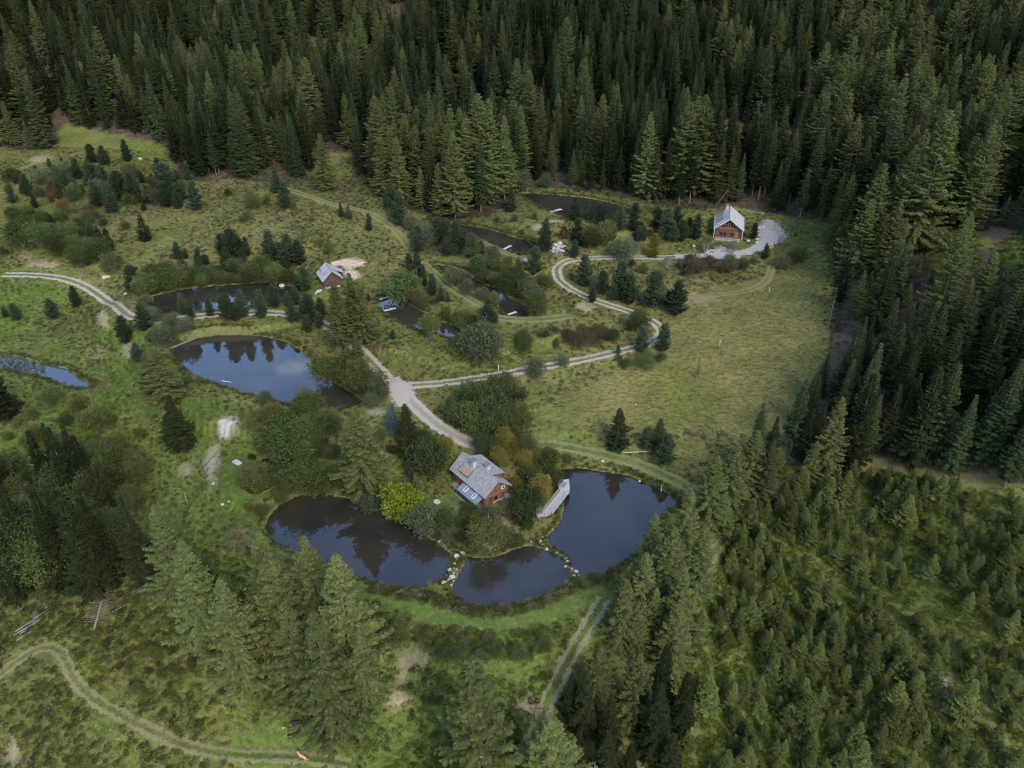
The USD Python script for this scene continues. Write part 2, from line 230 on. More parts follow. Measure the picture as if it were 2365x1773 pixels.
ctrl = [  # pixel x, y, height in survey units
    (752,668,11.3),(925,900,6.6),(1040,1020,4.6),(1120,1165,1.5),(1060,1190,1.2),(1150,1210,.9),(1270,1230,.5),(1290,800,9.8),(1450,790,9.6),(1560,765,10),(1270,610,13.2),(1400,650,12),(1560,690,11.2),
    (1690,575,13.2),(1790,545,14),(1850,620,12.6),(1750,740,10.3),(1850,700,11.2),(1700,860,7.5),(1560,900,6.3),(1620,1010,3.0),(1720,980,4.6),(1400,960,4),(1300,1035,2.6),(1560,1090,1),(1700,1150,.4),(1840,1110,3.2),
    (1990,1060,5.5),(2200,1090,8),(2340,1130,9.5),(1850,900,6.5),(1880,760,10.5),(1930,560,17),(1950,480,20),(2150,560,22.5),(2340,560,26),(2300,800,18),(2150,900,13),
    (1700,1300,-2.5),(1900,1250,0),(2000,1400,-2),(2300,1450,2),(2330,1250,6),(1700,1500,-4.6),(1700,1740,-8.5),(2000,1740,-6.5),(2330,1740,-4),
    (1100,1425,.5),(1250,1415,.5),(1400,1355,.5),(1500,1270,.5),(920,1390,.5),(800,1340,.5),(650,1260,.5),(590,1200,.5),(1100,1550,-3),(1250,1600,-4.3),(1150,1745,-7.2),(900,1600,-4.6),(760,1640,-6),(900,1740,-7.6),(1400,1560,-3.4),(1450,1740,-7),
    (600,1500,-4.6),(650,1730,-9),(400,1650,-9),(100,1740,-11.5),(100,1450,-8),(250,1400,-6.6),(300,1300,-5),(450,1350,-4),(100,1250,-7),(150,1100,-3),(300,1020,-1),(520,1180,-.3),(480,1050,1),(540,960,5),(400,900,4.6),(300,860,4),(120,960,.9),(40,1060,-2),
    (100,720,4.2),(250,690,5.4),(70,638,8.6),(200,650,8),(300,745,7.9),(450,745,8),(600,730,7.6),(700,740,7.4),(850,830,6.8),(760,750,7.4),(680,960,5.8),(800,955,5.7),(620,930,5.8),(510,880,5.8),
    (200,560,11.5),(60,480,14),(100,380,19),(300,370,18),(60,330,21),(450,440,15.5),(620,430,16.2),(740,450,16),(500,560,12),(700,560,13),(830,560,13),(880,640,11.5),(900,500,15.5),(1000,490,15.4),
    (1130,780,10),(1000,830,8),(1100,870,7.8),(1240,900,6.8),(1180,720,10.8),(1060,640,12.6),(960,680,10.5),(1180,590,13.5),(1250,540,14.6),(1250,425,16.8),(1420,440,16.8),(1600,470,16.3),(1780,490,16),(1400,530,15.2),(1550,540,13.8),
    (640,1000,5),(760,1020,4.8),(880,1000,5.2),(720,1090,1.8),(600,1090,1.8),(880,1130,1),
]
pts = [tuple(on_z([(u, v)], z * S)[0]) for u, v, z in ctrl]
pts += [(x, y, z) for x, y, z in [
    (-150,330,30),(-60,340,30),(0,345,31),(90,340,30),(150,330,33),(-230,330,33),(0,400,52),(0,480,82),(110,400,52),(120,480,84),(-120,400,52),(-140,480,82),(-260,420,58),(-280,500,84),(220,330,48),(240,250,40),(280,400,72),(300,500,110),(330,300,72),(260,180,30),(330,200,46),
    (190,130,14),(240,90,12),(140,60,-6),(200,30,-6),(0,30,-26),(-80,30,-28),(-160,60,-26),(-200,120,-14),(-230,180,2),(-280,250,20),(-330,330,38),(-400,450,75),(400,450,110),(0,620,130),(-300,650,130),(300,650,150),(420,150,40),(-420,150,-15),(300,-100,-40),(-300,-100,-60),(0,-100,-60),(700,300,140),(-700,300,60),(800,800,260),(-800,800,210),(0,1000,250)]]
POLY, LEVEL = {}, {}
for k, (out, lv) in POND.items():
    lv *= S; w = on_z(out, lv)[:, :2]; POLY[k] = Polygon(w).buffer(0).buffer(.6).buffer(-.6); LEVEL[k] = lv
    if POLY[k].geom_type != "Polygon": POLY[k] = max(POLY[k].geoms, key=lambda g: g.area)
    ring = LineString(POLY[k].exterior.coords)
    pts += [(p.x, p.y, lv + .35) for p in (ring.interpolate(i * ring.length / 14) for i in range(14))]
pts = np.array(pts)
rbf = RBFInterpolator(pts[:, :2], pts[:, 2], kernel="thin_plate_spline", smoothing=6.0)
def axis(parts):
    out = [parts[0][0]]
    for a, b, s0, s1 in parts:
        x = a; n = 0
        while x < b - 1e-6:
            st = s0 + (s1 - s0) * (x - a) / (b - a); x = min(x + st, b)
            if b - x < st * .4: x = b
            out.append(x)
    return np.array(out)
GX = axis([(-1500,-420,160,30),(-420,-170,8,2.2),(-170,-100,2.2,.9),(-100,-44,.9,.6),(-44,44,.6,.6),(44,100,.6,.9),(100,170,.9,2.2),(170,420,2.2,8),(420,1500,30,160)])
GY = axis([(-600,30,120,4),(30,75,2.5,.8),(75,92,.8,.55),(92,145,.55,.55),(145,300,.7,.9),(300,480,1.8,4),(480,1700,6,150)])
XX, YY = np.meshgrid(GX, GY)
# the smooth land is solved on a coarse grid and interpolated
cx, cy = axis([(-1500,-420,120,40),(-420,420,6,6),(420,1500,40,120)]), axis([(-600,20,80,15),(20,480,5,5),(480,1700,15,120)])
CX, CY = np.meshgrid(cx, cy)
CZZ = rbf(np.c_[CX.ravel(), CY.ravel()]).reshape(CX.shape)
def bil(gx, gy, Z, x, y):
    x, y = np.asarray(x, float), np.asarray(y, float)
    i = np.clip(np.searchsorted(gx, x) - 1, 0, len(gx) - 2); j = np.clip(np.searchsorted(gy, y) - 1, 0, len(gy) - 2)
    a = np.clip((x - gx[i]) / (gx[i + 1] - gx[i]), 0, 1); b = np.clip((y - gy[j]) / (gy[j + 1] - gy[j]), 0, 1)
    return Z[j, i] * (1 - a) * (1 - b) + Z[j, i + 1] * a * (1 - b) + Z[j + 1, i] * (1 - a) * b + Z[j + 1, i + 1] * a * b
from scipy.interpolate import RectBivariateSpline
H = RectBivariateSpline(cy, cx, CZZ, kx=3, ky=3, s=0)(GY, GX)
import meshkit
P3 = np.stack([XX, YY, 0 * XX], -1)
near = np.exp(-(np.maximum(np.hypot(XX, YY - 170) - 260, 0) / 120) ** 2)
H = H + near * ((meshkit.fbm(P3 / 9.0, 3, 3) - .5) * 1.1 + (meshkit.fbm(P3 / 2.6, 2, 9) - .5) * .2)
for step_ in (0, 1):                                      # banks first, then the beds
    for k, pg in POLY.items():
        b = pg.buffer(12).bounds; iy = np.where((GY > b[1]) & (GY < b[3]))[0]; ix = np.where((GX > b[0]) & (GX < b[2]))[0]
        sl = np.ix_(iy, ix); px, py = XX[sl].ravel(), YY[sl].ravel()
        g = shapely.points(px, py); shapely.prepare(pg)
        d = shapely.distance(g, pg.exterior); ins = shapely.contains_xy(pg, px, py); h = H[sl].ravel(); lv = LEVEL[k]
        if step_: h = np.where(ins, lv - np.minimum(.12 + .5 * d, 1.6), h)
        else:
            t = np.clip(d / 4.5, 0, 1); t = t * t * (3 - 2 * t); bank = lv + .16 + .12 * np.minimum(d, 2)
            out = np.where(d < 4.5, bank * (1 - t) + np.maximum(h, lv + .25) * t, h)
            h = np.where(ins, h, np.where(d < 4.5, out, np.where(d < 12, np.maximum(h, lv + .2 - .12 * (d - 4.5)), h)))
        H[sl] = h.reshape(len(iy), len(ix))
def ground(x, y): return bil(GX, GY, H, x, y)
def level_pad(poly, z, blend):
    b = poly.buffer(blend).bounds; iy = np.where((GY > b[1]) & (GY < b[3]))[0]; ix = np.where((GX > b[0]) & (GX < b[2]))[0]
    sl = np.ix_(iy, ix); d = shapely.distance(shapely.points(XX[sl].ravel(), YY[sl].ravel()), poly).reshape(len(iy), len(ix))
    t = np.clip(d / blend, 0, 1); t = t * t * (3 - 2 * t); H[sl] = z * (1 - t) + H[sl] * t
def drop(uv):
    """The ground point seen at each pixel: march down the ray until it meets the land."""
    d = ray(uv); n = len(d); lo = np.full(n, 40.0); hi = np.full(n, 900.0); done = np.zeros(n, bool)
    for t in np.arange(40, 900, 1.0):
        p = d * t; below = (p[:, 2] + CZ < ground(p[:, 0], p[:, 1])) & ~done
        hi[below] = t; lo[below] = t - 1.0; done |= below
    for _ in range(12):
        m = (lo + hi) / 2; p = d * m[:, None]; b = p[:, 2] + CZ < ground(p[:, 0], p[:, 1]); hi = np.where(b, m, hi); lo = np.where(b, lo, m)
    p = d * ((lo + hi) / 2)[:, None] + [0, 0, CZ]; p[:, 2] = ground(p[:, 0], p[:, 1]); return p
def height_to(P, vtop):
    k = (886.5 - np.asarray(vtop, float)) / FOC; z = P[:, 1] * (k * math.cos(TH) - math.sin(TH)) / (math.cos(TH) + k * math.sin(TH))
    return z + CZ - P[:, 2]
# the three building pads
HOUSE = dict(main=dict(c=np.array([-2.2, 100.8]) * S, a=128.4, g=1.75), upper=dict(c=np.array([54.66, 190.31]) * S, a=75.9, g=16.7), small=dict(c=np.array([-40.71, 165.58]) * S, a=115.4, g=14.0))
def pad(h, x0, x1, y0, y1):
    a = math.radians(h["a"]); d = np.array([math.cos(a), math.sin(a)]); r = np.array([d[1], -d[0]])
    return Polygon([h["c"] + r * x + d * y for x, y in ((x0, y0), (x1, y0), (x1, y1), (x0, y1))])
level_pad(pad(HOUSE["main"], -5.4, 3.6, .8, 12.4), HOUSE["main"]["g"], 4)
level_pad(pad(HOUSE["upper"], -5, 5, -.5, 13), HOUSE["upper"]["g"], 5)
level_pad(pad(HOUSE["small"], -3, 4, .5, 7), HOUSE["small"]["g"], 4)
# ------------------------------------------------------------------ regions on the ground
ZA, ZB, ZC, ZD, ZF, ZG = (tile(ox, oy, KZ) for ox, oy in ((0,300),(400,380),(880,420),(1240,420),(540,880),(880,1080)))
ZE = tile(1020, 700, 600 / 2211)
def region(px): return Polygon(drop([p[:2] for p in px])[:, :2]).buffer(0)
edge_back = drop(DD([(-60,330),(0,318),(60,325),(112,322),(135,262),(232,288),(330,305),(372,325),(385,385),(440,392),(500,385),(560,392),(640,398),(672,385),(690,330),(760,330),(780,395),(830,425),(880,452),(960,478),(1040,470),(1100,448),(1128,402),(1230,408),(1330,425),(1420,445),(1500,452),(1590,446),(1680,462),(1750,476),(1790,490),(1800,560),(1800,620),(1795,690),(1790,760),(1755,820),(1722,880),(1700,960),(1735,1030),(1800,1010),(1900,985),(2050,1010),(2212,1050),(2300,1070)]))[:, :2]
FOREST = Polygon(np.vstack([[(-420, 190)], edge_back, [(300, 120), (420, 300), (420, 520), (-420, 520)]])).buffer(0)
GLADES = [region(DD(q)) for q in ([(2000,510),(2060,490),(2115,520),(2115,570),(2060,590),(2005,575)], [(2150,540),(2212,500),(2260,520),(2260,620),(2170,615)], [(2160,300),(2230,280),(2230,380),(2170,370)], [(660,95),(740,85),(750,120),(690,140)], [(450,10),(560,0),(560,25),(480,30)], [(1520,255),(1700,290),(1740,310),(1600,315),(1530,300)])]
PLANT = region(DD([(1490,1320),(1545,1225),(1620,1130),(1720,1052),(1800,1035),(1900,1015),(2060,1055),(2260,1110),(2300,1700),(1470,1700),(1465,1500)]))
LEFTWOOD = region(DD([(-60,1060),(60,990),(170,960),(300,1010),(330,1120),(290,1230),(150,1240),(-60,1280)]))

TRACKS = [  # name, label words, pixels of the middle line, width in metres, look
    ("gravel_track", T4([(20,124),(70,124),(200,120),(320,128),(400,140),(560,192),(680,262),(760,335),(850,425),(920,440),(1060,428),(1220,400),(1400,372),(1640,366),(1870,371)]) + [(700,728),(750,742),(800,778),(847,824)] + T5([(230,720),(300,800),(370,870)]), 3.3, "gravel"),
    ("gravel_track", T5([(395,840),(470,838),(600,836),(850,802),(1100,757),(1400,707),(1700,640),(1900,602),(2040,570),(2120,530),(2128,480),(2060,422),(1960,385),(1800,345),(1650,300),(1500,238),(1410,172),(1352,95),(1380,45),(1470,10),(1600,10)]) + [(1420,595),(1500,595),(1570,592)], 2.9, "gravel"),
    ("gravel_track", T5([(330,790),(370,860),(440,930),(500,1000),(600,1100),(690,1170),(760,1210),(870,1245),(960,1262)]), 3.5, "gravel_full"),
    ("gravel_track", [(1560,592),(1620,591),(1690,592),(1730,588),(1755,575),(1778,552),(1785,532),(1768,520)], 3.8, "yard"),
    ("grassy_track", T5([(1060,1215),(1150,1212),(1300,1212),(1400,1218),(1600,1252),(1800,1300),(2000,1362),(2150,1430),(2212,1480)]) + T6([(40,1490),(90,1530)]), 3.6, "grassy"),
    ("dirt_track", T8([(1700,560),(1640,690),(1560,820),(1470,960),(1390,1080),(1320,1200),(1270,1330),(1220,1480),(1190,1640)]), 2.7, "rutted"),
    ("dirt_track", T7([(-80,1130),(0,1050),(100,945),(220,840),(300,800),(370,782),(430,805),(448,860),(440,930),(405,1010),(400,1080),(450,1135),(520,1180),(700,1270),(900,1385),(1080,1485),(1300,1562),(1500,1592),(1700,1585),(1900,1568),(2080,1585),(2260,1640)]), 2.2, "dirt"),
    ("dirt_track", T6([(780,1405),(720,1440),(600,1520),(420,1640)]) + T9([(300,120),(230,210),(180,290)]) + DD([(1515,1230),(1490,1300),(1475,1360)]), 2.0, "dirt"),
    ("dirt_track", T1([(1840,1215),(1900,1235),(2000,1270),(2120,1315),(2212,1345)]) + T2([(60,1330),(140,1370),(250,1410),(330,1460),(390,1530),(430,1590)]), 2.8, "dirt"),
    ("dirt_track", T1([(-40,1160),(60,1120),(150,1085),(230,1055),(330,1030)]), 2.6, "dirt"),
    ("footpath", T5([(990,585),(1030,625),(1100,655),(1200,700)]), 1.3, "dirt"),
    ("footpath", T6([(20,275),(130,270),(250,255),(400,240),(500,220),(570,170),(585,60)]), 2.4, "dirt"),
    ("dirt_track", ZC([(440,850),(560,960),(640,1050),(760,1150),(900,1235),(1020,1290),(1100,1330)]), 2.6, "grassy"),
    ("dirt_track", ZC([(1080,640),(1200,710),(1330,770),(1450,810),(1530,830)]), 2.4, "grassy"),
    ("dirt_track", ZC([(1240,1450),(1400,1500),(1600,1500),(1800,1470),(2000,1440)]), 3.6, "grassy"),
]
def smooth_line(w, step=.8):
    L = LineString(w[:, :2]); d = np.linspace(0, L.length, max(int(L.length / 2.5), 4)); p = np.array([L.interpolate(x).coords[0] for x in d])
    for _ in range(10): p[1:-1] = .25 * p[:-2] + .5 * p[1:-1] + .25 * p[2:]
    L = LineString(p); d = np.linspace(0, L.length, max(int(L.length / step), 4)); return np.array([L.interpolate(x).coords[0] for x in d]), L
LINES = []
for name, px, wd, look in TRACKS:
    w = drop([q[:2] for q in px]); line, L = smooth_line(w); LINES.append((name, line, L, wd, look))
# the ground is levelled gently across the tracks
for name, line, L, wd, look in LINES:
    zs = ground(line[:, 0], line[:, 1]); k = np.ones(15) / 15; zs = np.convolve(np.pad(zs, 7, "edge"), k, "valid")
    b = L.buffer(wd).bounds; iy = np.where((GY > b[1]) & (GY < b[3]))[0]; ix = np.where((GX > b[0]) & (GX < b[2]))[0]
    if len(iy) == 0 or len(ix) == 0: continue
    sl = np.ix_(iy, ix); g = shapely.points(XX[sl].ravel(), YY[sl].ravel()); d = shapely.distance(g, L); s = shapely.line_locate_point(L, g)
    zt = np.interp(s, np.linspace(0, L.length, len(zs)), zs); t = np.clip((d - wd * .45) / (wd * .6), 0, 1); t = t * t * (3 - 2 * t)
    hh = H[sl].ravel(); H[sl] = (zt * (1 - t) + hh * t).reshape(len(iy), len(ix))

# ------------------------------------------------------------------ the ground sheet and its own colours
def inside(pg, x, y): return shapely.contains_xy(pg, x, y)
xr, yr = XX.ravel(), YY.ravel(); p2 = np.stack([xr, yr, 0 * xr], -1)
nz = lambda sc, o=4, seed=0: np.clip((meshkit.fbm(p2 / sc, o, seed) - .5) * 2.2 + .5, 0, 1)[:, None]
C = dict(green=(.062, .076, .020), dry=(.114, .100, .037), lush=(.048, .082, .014), floor=(.052, .040, .028), bare=(.19, .145, .09), olive=(.080, .083, .022), mown=(.060, .084, .020), rusty=(.088, .062, .036), sand=(.33, .25, .16), pale=(.165, .145, .095), grav=(.22, .20, .17), mud=(.085, .065, .035))
C = {k: np.array(v) for k, v in C.items()}
tint = C["green"] * (1 - nz(26, 4, 1)) + C["dry"] * nz(26, 4, 1)
t2 = nz(7, 4, 5); tint = tint * (1 - .45 * t2) + C["olive"] * .45 * t2
def soft(pg, w):                                          # 1 inside, falling to 0 over w metres, ragged
    b = pg.buffer(w * 2).bounds; m = (xr > b[0]) & (xr < b[2]) & (yr > b[1]) & (yr < b[3]); out = np.zeros(len(xr)); i = np.where(m)[0]
    if len(i) == 0: return out[:, None]
    g = shapely.points(xr[i], yr[i]); d = shapely.distance(g, pg.exterior) if pg.geom_type == "Polygon" else shapely.distance(g, pg); ins = shapely.contains_xy(pg, xr[i], yr[i])
    sd = np.where(ins, -d, d) + (meshkit.fbm(p2[i] / 3.0, 3, 11) - .5) * w * 2.2
    out[i] = np.clip(.5 - sd / w, 0, 1); return out[:, None]
def stain(px, col, k=1.0, w=2.0):
    global tint
    a = soft(region(px), w) * k; tint = tint * (1 - a) + C[col] * a
def ell(fx, c, rx, ry): return fx([(c[0] + rx * math.cos(t), c[1] + ry * math.sin(t)) for t in np.linspace(0, 2 * math.pi, 14)[:-1]])
stain(DD([(-60,560),(60,600),(200,630),(270,700),(330,790),(420,850),(560,900),(640,1000),(560,1100),(600,1200),(820,1290),(1000,1330),(1200,1320),(1300,1270),(1310,1380),(1150,1560),(1100,1760),(500,1760),(400,1300),(-60,1250)]), "lush", .55, 8)
stain(DD([(-60,1290),(200,1330),(480,1420),(760,1640),(760,1760),(-60,1760)]), "olive", .6, 8)
stain(DD([(1450,600),(1780,520),(1780,760),(1680,940),(1500,920),(1380,860),(1300,820),(1420,760)]), "dry", .45, 8)
stain(DD([(1420,800),(1530,770),(1560,900),(1440,900)]), "olive", .9, 6); stain(DD([(1490,1280),(1700,1060),(1800,1100),(1700,1658),(1480,1658)]), "lush", .5, 8)
stain(DD([(620,560),(850,420),(900,520),(880,640),(1170,560),(1180,680),(1450,700),(1400,740),(1100,720),(860,640),(760,560)]), "dry", .35, 6)
stain(DD([(200,700),(300,700),(420,830),(560,890),(500,930),(350,880)]), "lush", .6, 5)
stain(DD([(820,1270),(960,1315),(1080,1322),(1210,1295),(1300,1255),(1310,1275),(1230,1330),(1080,1360),(940,1350),(830,1310)]), "mown", 1, 2); stain(DD([(900,1100),(990,1060),(1000,1110),(960,1140),(910,1130)]), "mown", .9, 2); stain(ell(T5, (300,1010), 260, 40), "mown", .8, 2)
stain(DD([(1130,945),(1300,945),(1420,985),(1500,1040),(1480,1050),(1380,1000),(1250,975),(1120,970)]), "mown", .7, 2)
stain(ell(DD, (600,1600), 110, 60), "mown", .8, 5); stain(ell(DD, (1130,1560), 60, 100), "mown", .5, 5)
a = np.where(inside(FOREST, xr, yr), 1.0, 0)[:, None]
for gl in GLADES: a = a * (1 - soft(gl, 4))
tint = tint * (1 - a) + (C["floor"] * (.75 + .5 * nz(12, 3, 8))) * a
for gl in GLADES[:5]: g_ = soft(gl, 4) * .7; tint = tint * (1 - g_) + C["lush"] * g_
BARE = []
for fx, c, rx, ry, col, k in [
    (ZB, (1850,1050), 190, 50, "sand", 1), (ZB, (1900,1165), 90, 55, "sand", .9), (ZA, (480,1430), 170, 40, "bare", .7), (ZA, (430,310), 110, 40, "bare", .7), (ZA, (230,1340), 120, 45, "bare", .45), (ZA, (880,1520), 130, 40, "rusty", .6),
    (T4, (665,410), 45, 55, "bare", .7), (T4, (830,620), 40, 50, "bare", .7), (T4, (620,640), 70, 40, "bare", .5), (T4, (670,845), 30, 40, "rusty", .9), (T4, (800,1040), 26, 22, "bare", .6),
    (T4, (1470,1110), 75, 75, "grav", 1), (T4, (1370,1290), 60, 70, "pale", .9), (T4, (1200,1390), 50, 50, "pale", .7), (T4, (1360,1390), 40, 60, "pale", .8), (T4, (1360,1460), 40, 25, "pale", .6),
    (ZC, (1660,470), 60, 40, "bare", 1), (ZC, (1860,420), 90, 25, "bare", .8), (ZC, (560,720), 150, 45, "rusty", .8), (ZC, (830,780), 70, 40, "rusty", .6), (ZC, (330,1020), 80, 70, "rusty", .7), (ZC, (540,1240), 60, 80, "rusty", .6), (ZC, (120,330), 110, 80, "rusty", .5),
    (ZC, (150,520), 70, 140, "dry", .6), (T1, (2190,1190), 90, 50, "rusty", .6), (T1, (1450,1180), 120, 50, "rusty", .5), (T5, (1580,330), 80, 35, "bare", .7), (T5, (1250,790), 180, 25, "bare", .35), (T5, (230,570), 60, 45, "rusty", .9), (T5, (1000,860), 250, 25, "dry", .6),
    (ZD, (1500,1200), 300, 60, "dry", .7), (ZD, (800,1300), 300, 40, "dry", .6), (T6, (100,280), 140, 30, "bare", .35), (T6, (260,1350), 200, 60, "rusty", .35), (T6, (180,750), 150, 150, "dry", .5),
    (T8, (470,960), 100, 75, "bare", .75), (T8, (400,1090), 30, 70, "bare", .8), (T8, (390,1210), 75, 45, "bare", .8), (T8, (1180,1245), 50, 20, "bare", .9), (T8, (1090,90), 70, 60, "bare", .5), (T7, (2150,1250), 110, 90, "rusty", .5), (T7, (90,1560), 50, 110, "bare", .9), (T7, (600,1330), 200, 100, "lush", .4),
    (T7, (1550,180), 70, 90, "rusty", .7), (T7, (950,540), 180, 50, "rusty", .6), (T6, (1400,1340), 330, 40, "rusty", .6), (T6, (1850,1420), 300, 35, "rusty", .5), (T8, (900,720), 10, 5, "mown", .1), (T6, (2060,1260), 70, 80, "rusty", .8), (T3, (620,870), 130, 60, "rusty", .8), (T3, (240,850), 60, 80, "grav", .6), (T3, (2000,480), 60, 60, "rusty", .8),
    (T3, (570,1500), 100, 80, "grav", .9), (T5, (380,900), 70, 70, "grav", 1), (T9, (1690,1130), 50, 90, "grav", .6), (T2, (1400,1600), 60, 45, "grav", .6), (T5, (230,1010), 80, 25, "pale", .7), (ZG, (1150,500), 60, 60, "grav", .6), (ZG, (880,400), 90, 30, "pale", .4)]:
    stain(ell(fx, c, rx, ry), col, k, 1.6)
    if col in ("sand", "bare", "grav", "pale") and k > .6: BARE.append(region(ell(fx, c, rx * .85, ry * .85)))
for k_, pg in POLY.items():                               # wet, muddy bed and margin
    a = soft(pg.buffer(-.1), .3) * .9; tint = tint * (1 - a) + C["mud"] * a
ny, nx = H.shape; i = np.arange(ny - 1)[:, None] * nx + np.arange(nx - 1)[None]; i = i.ravel()
V = np.stack([xr, yr, H.ravel()], -1); Fq = np.stack([i, i + 1, i + nx + 1, i + nx], -1)
gp = usdkit.mesh(stage, "/World/ground", (V, Fq), MAT["ground"], smooth=True)
UsdGeom.PrimvarsAPI(gp).CreatePrimvar("tint", Sdf.ValueTypeNames.Color3fArray, "vertex").Set(Vt.Vec3fArray.FromNumpy(tint.astype(np.float32)))
tag(gp.GetPrim(), kind="structure")

# ponds: one flat sheet each, reaching under its banks
for k_, pg in POLY.items():
    if k_ == "inlet": continue
    q = pg.buffer(1.2)
    if k_ == "low": q = q.union(POLY["inlet"].buffer(1.2)).buffer(.8)
    if q.geom_type != "Polygon": q = max(q.geoms, key=lambda g: g.area)
    q = Polygon(q.exterior).simplify(.05); v, f = trimesh.creation.triangulate_polygon(q, engine="earcut")
    off = {"mid": .004, "right": .008}.get(k_, 0)
    tag(usdkit.mesh(stage, numbered("/World", "pond"), (np.c_[v, np.full(len(v), LEVEL[k_] + off)], f), MAT["water"]).GetPrim(), kind="structure")
# tracks: a strip draped on the ground
for n_, (name, line, L, wd, look) in enumerate(LINES):
    t = np.gradient(line, axis=0); t /= np.linalg.norm(t, axis=1, keepdims=True); nrm = np.c_[-t[:, 1], t[:, 0]]; wv = wd * 1.25
    u = np.linspace(0, 1, 7); p = line[:, None] + nrm[:, None] * ((u - .5) * wv)[None, :, None]
    z = ground(p[..., 0], p[..., 1]) + .05 + .006 * n_ - .035 * (np.abs(u - .5) > .45)
    v = np.dstack([p, z]).reshape(-1, 3); m_ = len(line); j = (np.arange(m_ - 1)[:, None] * 7 + np.arange(6)[None]).ravel()
    s = np.r_[0, np.cumsum(np.linalg.norm(np.diff(line, axis=0), axis=1))]
    uv = np.stack(np.broadcast_arrays(u[None], s[:, None]), -1).reshape(-1, 2)
    tag(usdkit.mesh(stage, numbered("/World", name), (v, np.stack([j + 7, j + 8, j + 1, j], -1)), MAT[look], smooth=True, uv=uv).GetPrim(), kind="structure")
# the crossing behind the log house, widened
jc = drop(T5([(350,830),(390,825),(425,845),(432,880),(425,920),(400,960),(365,935),(345,890)]))[:, :2]
q = Polygon(jc).buffer(1.0).buffer(.5); 
def draped(name, q, look, lift, step=.9):
    b = q.bounds; gx, gy = np.arange(b[0] - .5, b[2] + .5, step), np.arange(b[1] - .5, b[3] + .5, step); X_, Y_ = np.meshgrid(gx, gy)
    ins = shapely.contains_xy(q.buffer(step * .5), X_, Y_); idx = np.full(X_.shape, -1); ok = ins[:-1, :-1] & ins[1:, :-1] & ins[:-1, 1:] & ins[1:, 1:]
    id_ = np.arange(X_.size).reshape(X_.shape); f = np.stack([id_[:-1, :-1], id_[:-1, 1:], id_[1:, 1:], id_[1:, :-1]], -1)[ok]
    dd = shapely.distance(shapely.points(X_.ravel(), Y_.ravel()), q.exterior); c = np.clip(dd / 2.6, 0, 1)
    uv = np.c_[.5 - .46 * (1 - c), Y_.ravel()]
    v = np.c_[X_.ravel(), Y_.ravel(), ground(X_.ravel(), Y_.ravel()) + lift]; used, inv = np.unique(f, return_inverse=True)
    return tag(usdkit.mesh(stage, numbered("/World", name), (v[used], inv.reshape(f.shape)), MAT[look], smooth=True, uv=uv[used]).GetPrim(), kind="structure")
draped("gravel_crossing", q, "crossing", .16)
draped("gravel_yard", region(T3([(490,1480),(560,1465),(640,1490),(655,1530),(620,1590),(590,1625),(545,1610),(530,1550)])).buffer(-.6), "yard", .15)
draped("gravel_yard", region([(1630,582),(1665,570),(1690,578),(1720,583),(1705,597),(1650,598)]).buffer(.8), "yard", .17)
# ------------------------------------------------------------------ plants: one class per look, copied as instances
kinds = stage.DefinePrim("/World/Kinds", "Scope"); kinds.SetSpecifier(Sdf.SpecifierClass)
def tri(base, tip, w, side):                              # n triangles: base +- w*side, tip
    n = len(base); s = side / np.maximum(np.linalg.norm(side, axis=1, keepdims=True), 1e-9) * np.broadcast_to(w, (n,))[:, None]
    return np.stack([base - s, base + s, tip], 1)
def unit(v): return v / np.maximum(np.linalg.norm(v, axis=-1, keepdims=True), 1e-9)
def soup(*ts):
    v = np.concatenate([t.reshape(-1, 3) for t in ts]); return (v, np.arange(len(v)).reshape(-1, 3))
def quads(*ts):                                           # lance-shaped leaves: base, two shoulders, tip
    t = np.concatenate(ts); b = t[:, :2].mean(1); h = (t[:, 1] - t[:, 0]) / 2; m = b * .5 + t[:, 2] * .5
    v = np.stack([b, m + h, t[:, 2], m - h], 1).reshape(-1, 3); i = np.arange(len(t))[:, None] * 4
    return (v, np.vstack([i + [0, 1, 2], i + [0, 2, 3]]))
def stem(g, H, r, lean=.0, z0=-.6, n=7, top=1.0):
    k = 6; zs = np.linspace(z0, H * top, k); off = np.cumsum(g.normal(0, lean * H / k, (k, 2)), 0) * (zs[:, None] > 0)
    return cat_m([bar([*off[i], zs[i]], [*off[i + 1], zs[i + 1]], r * (1 - .93 * max(zs[i], 0) / H), n, r * (1 - .93 * max(zs[i + 1], 0) / H)) for i in range(k - 1)])
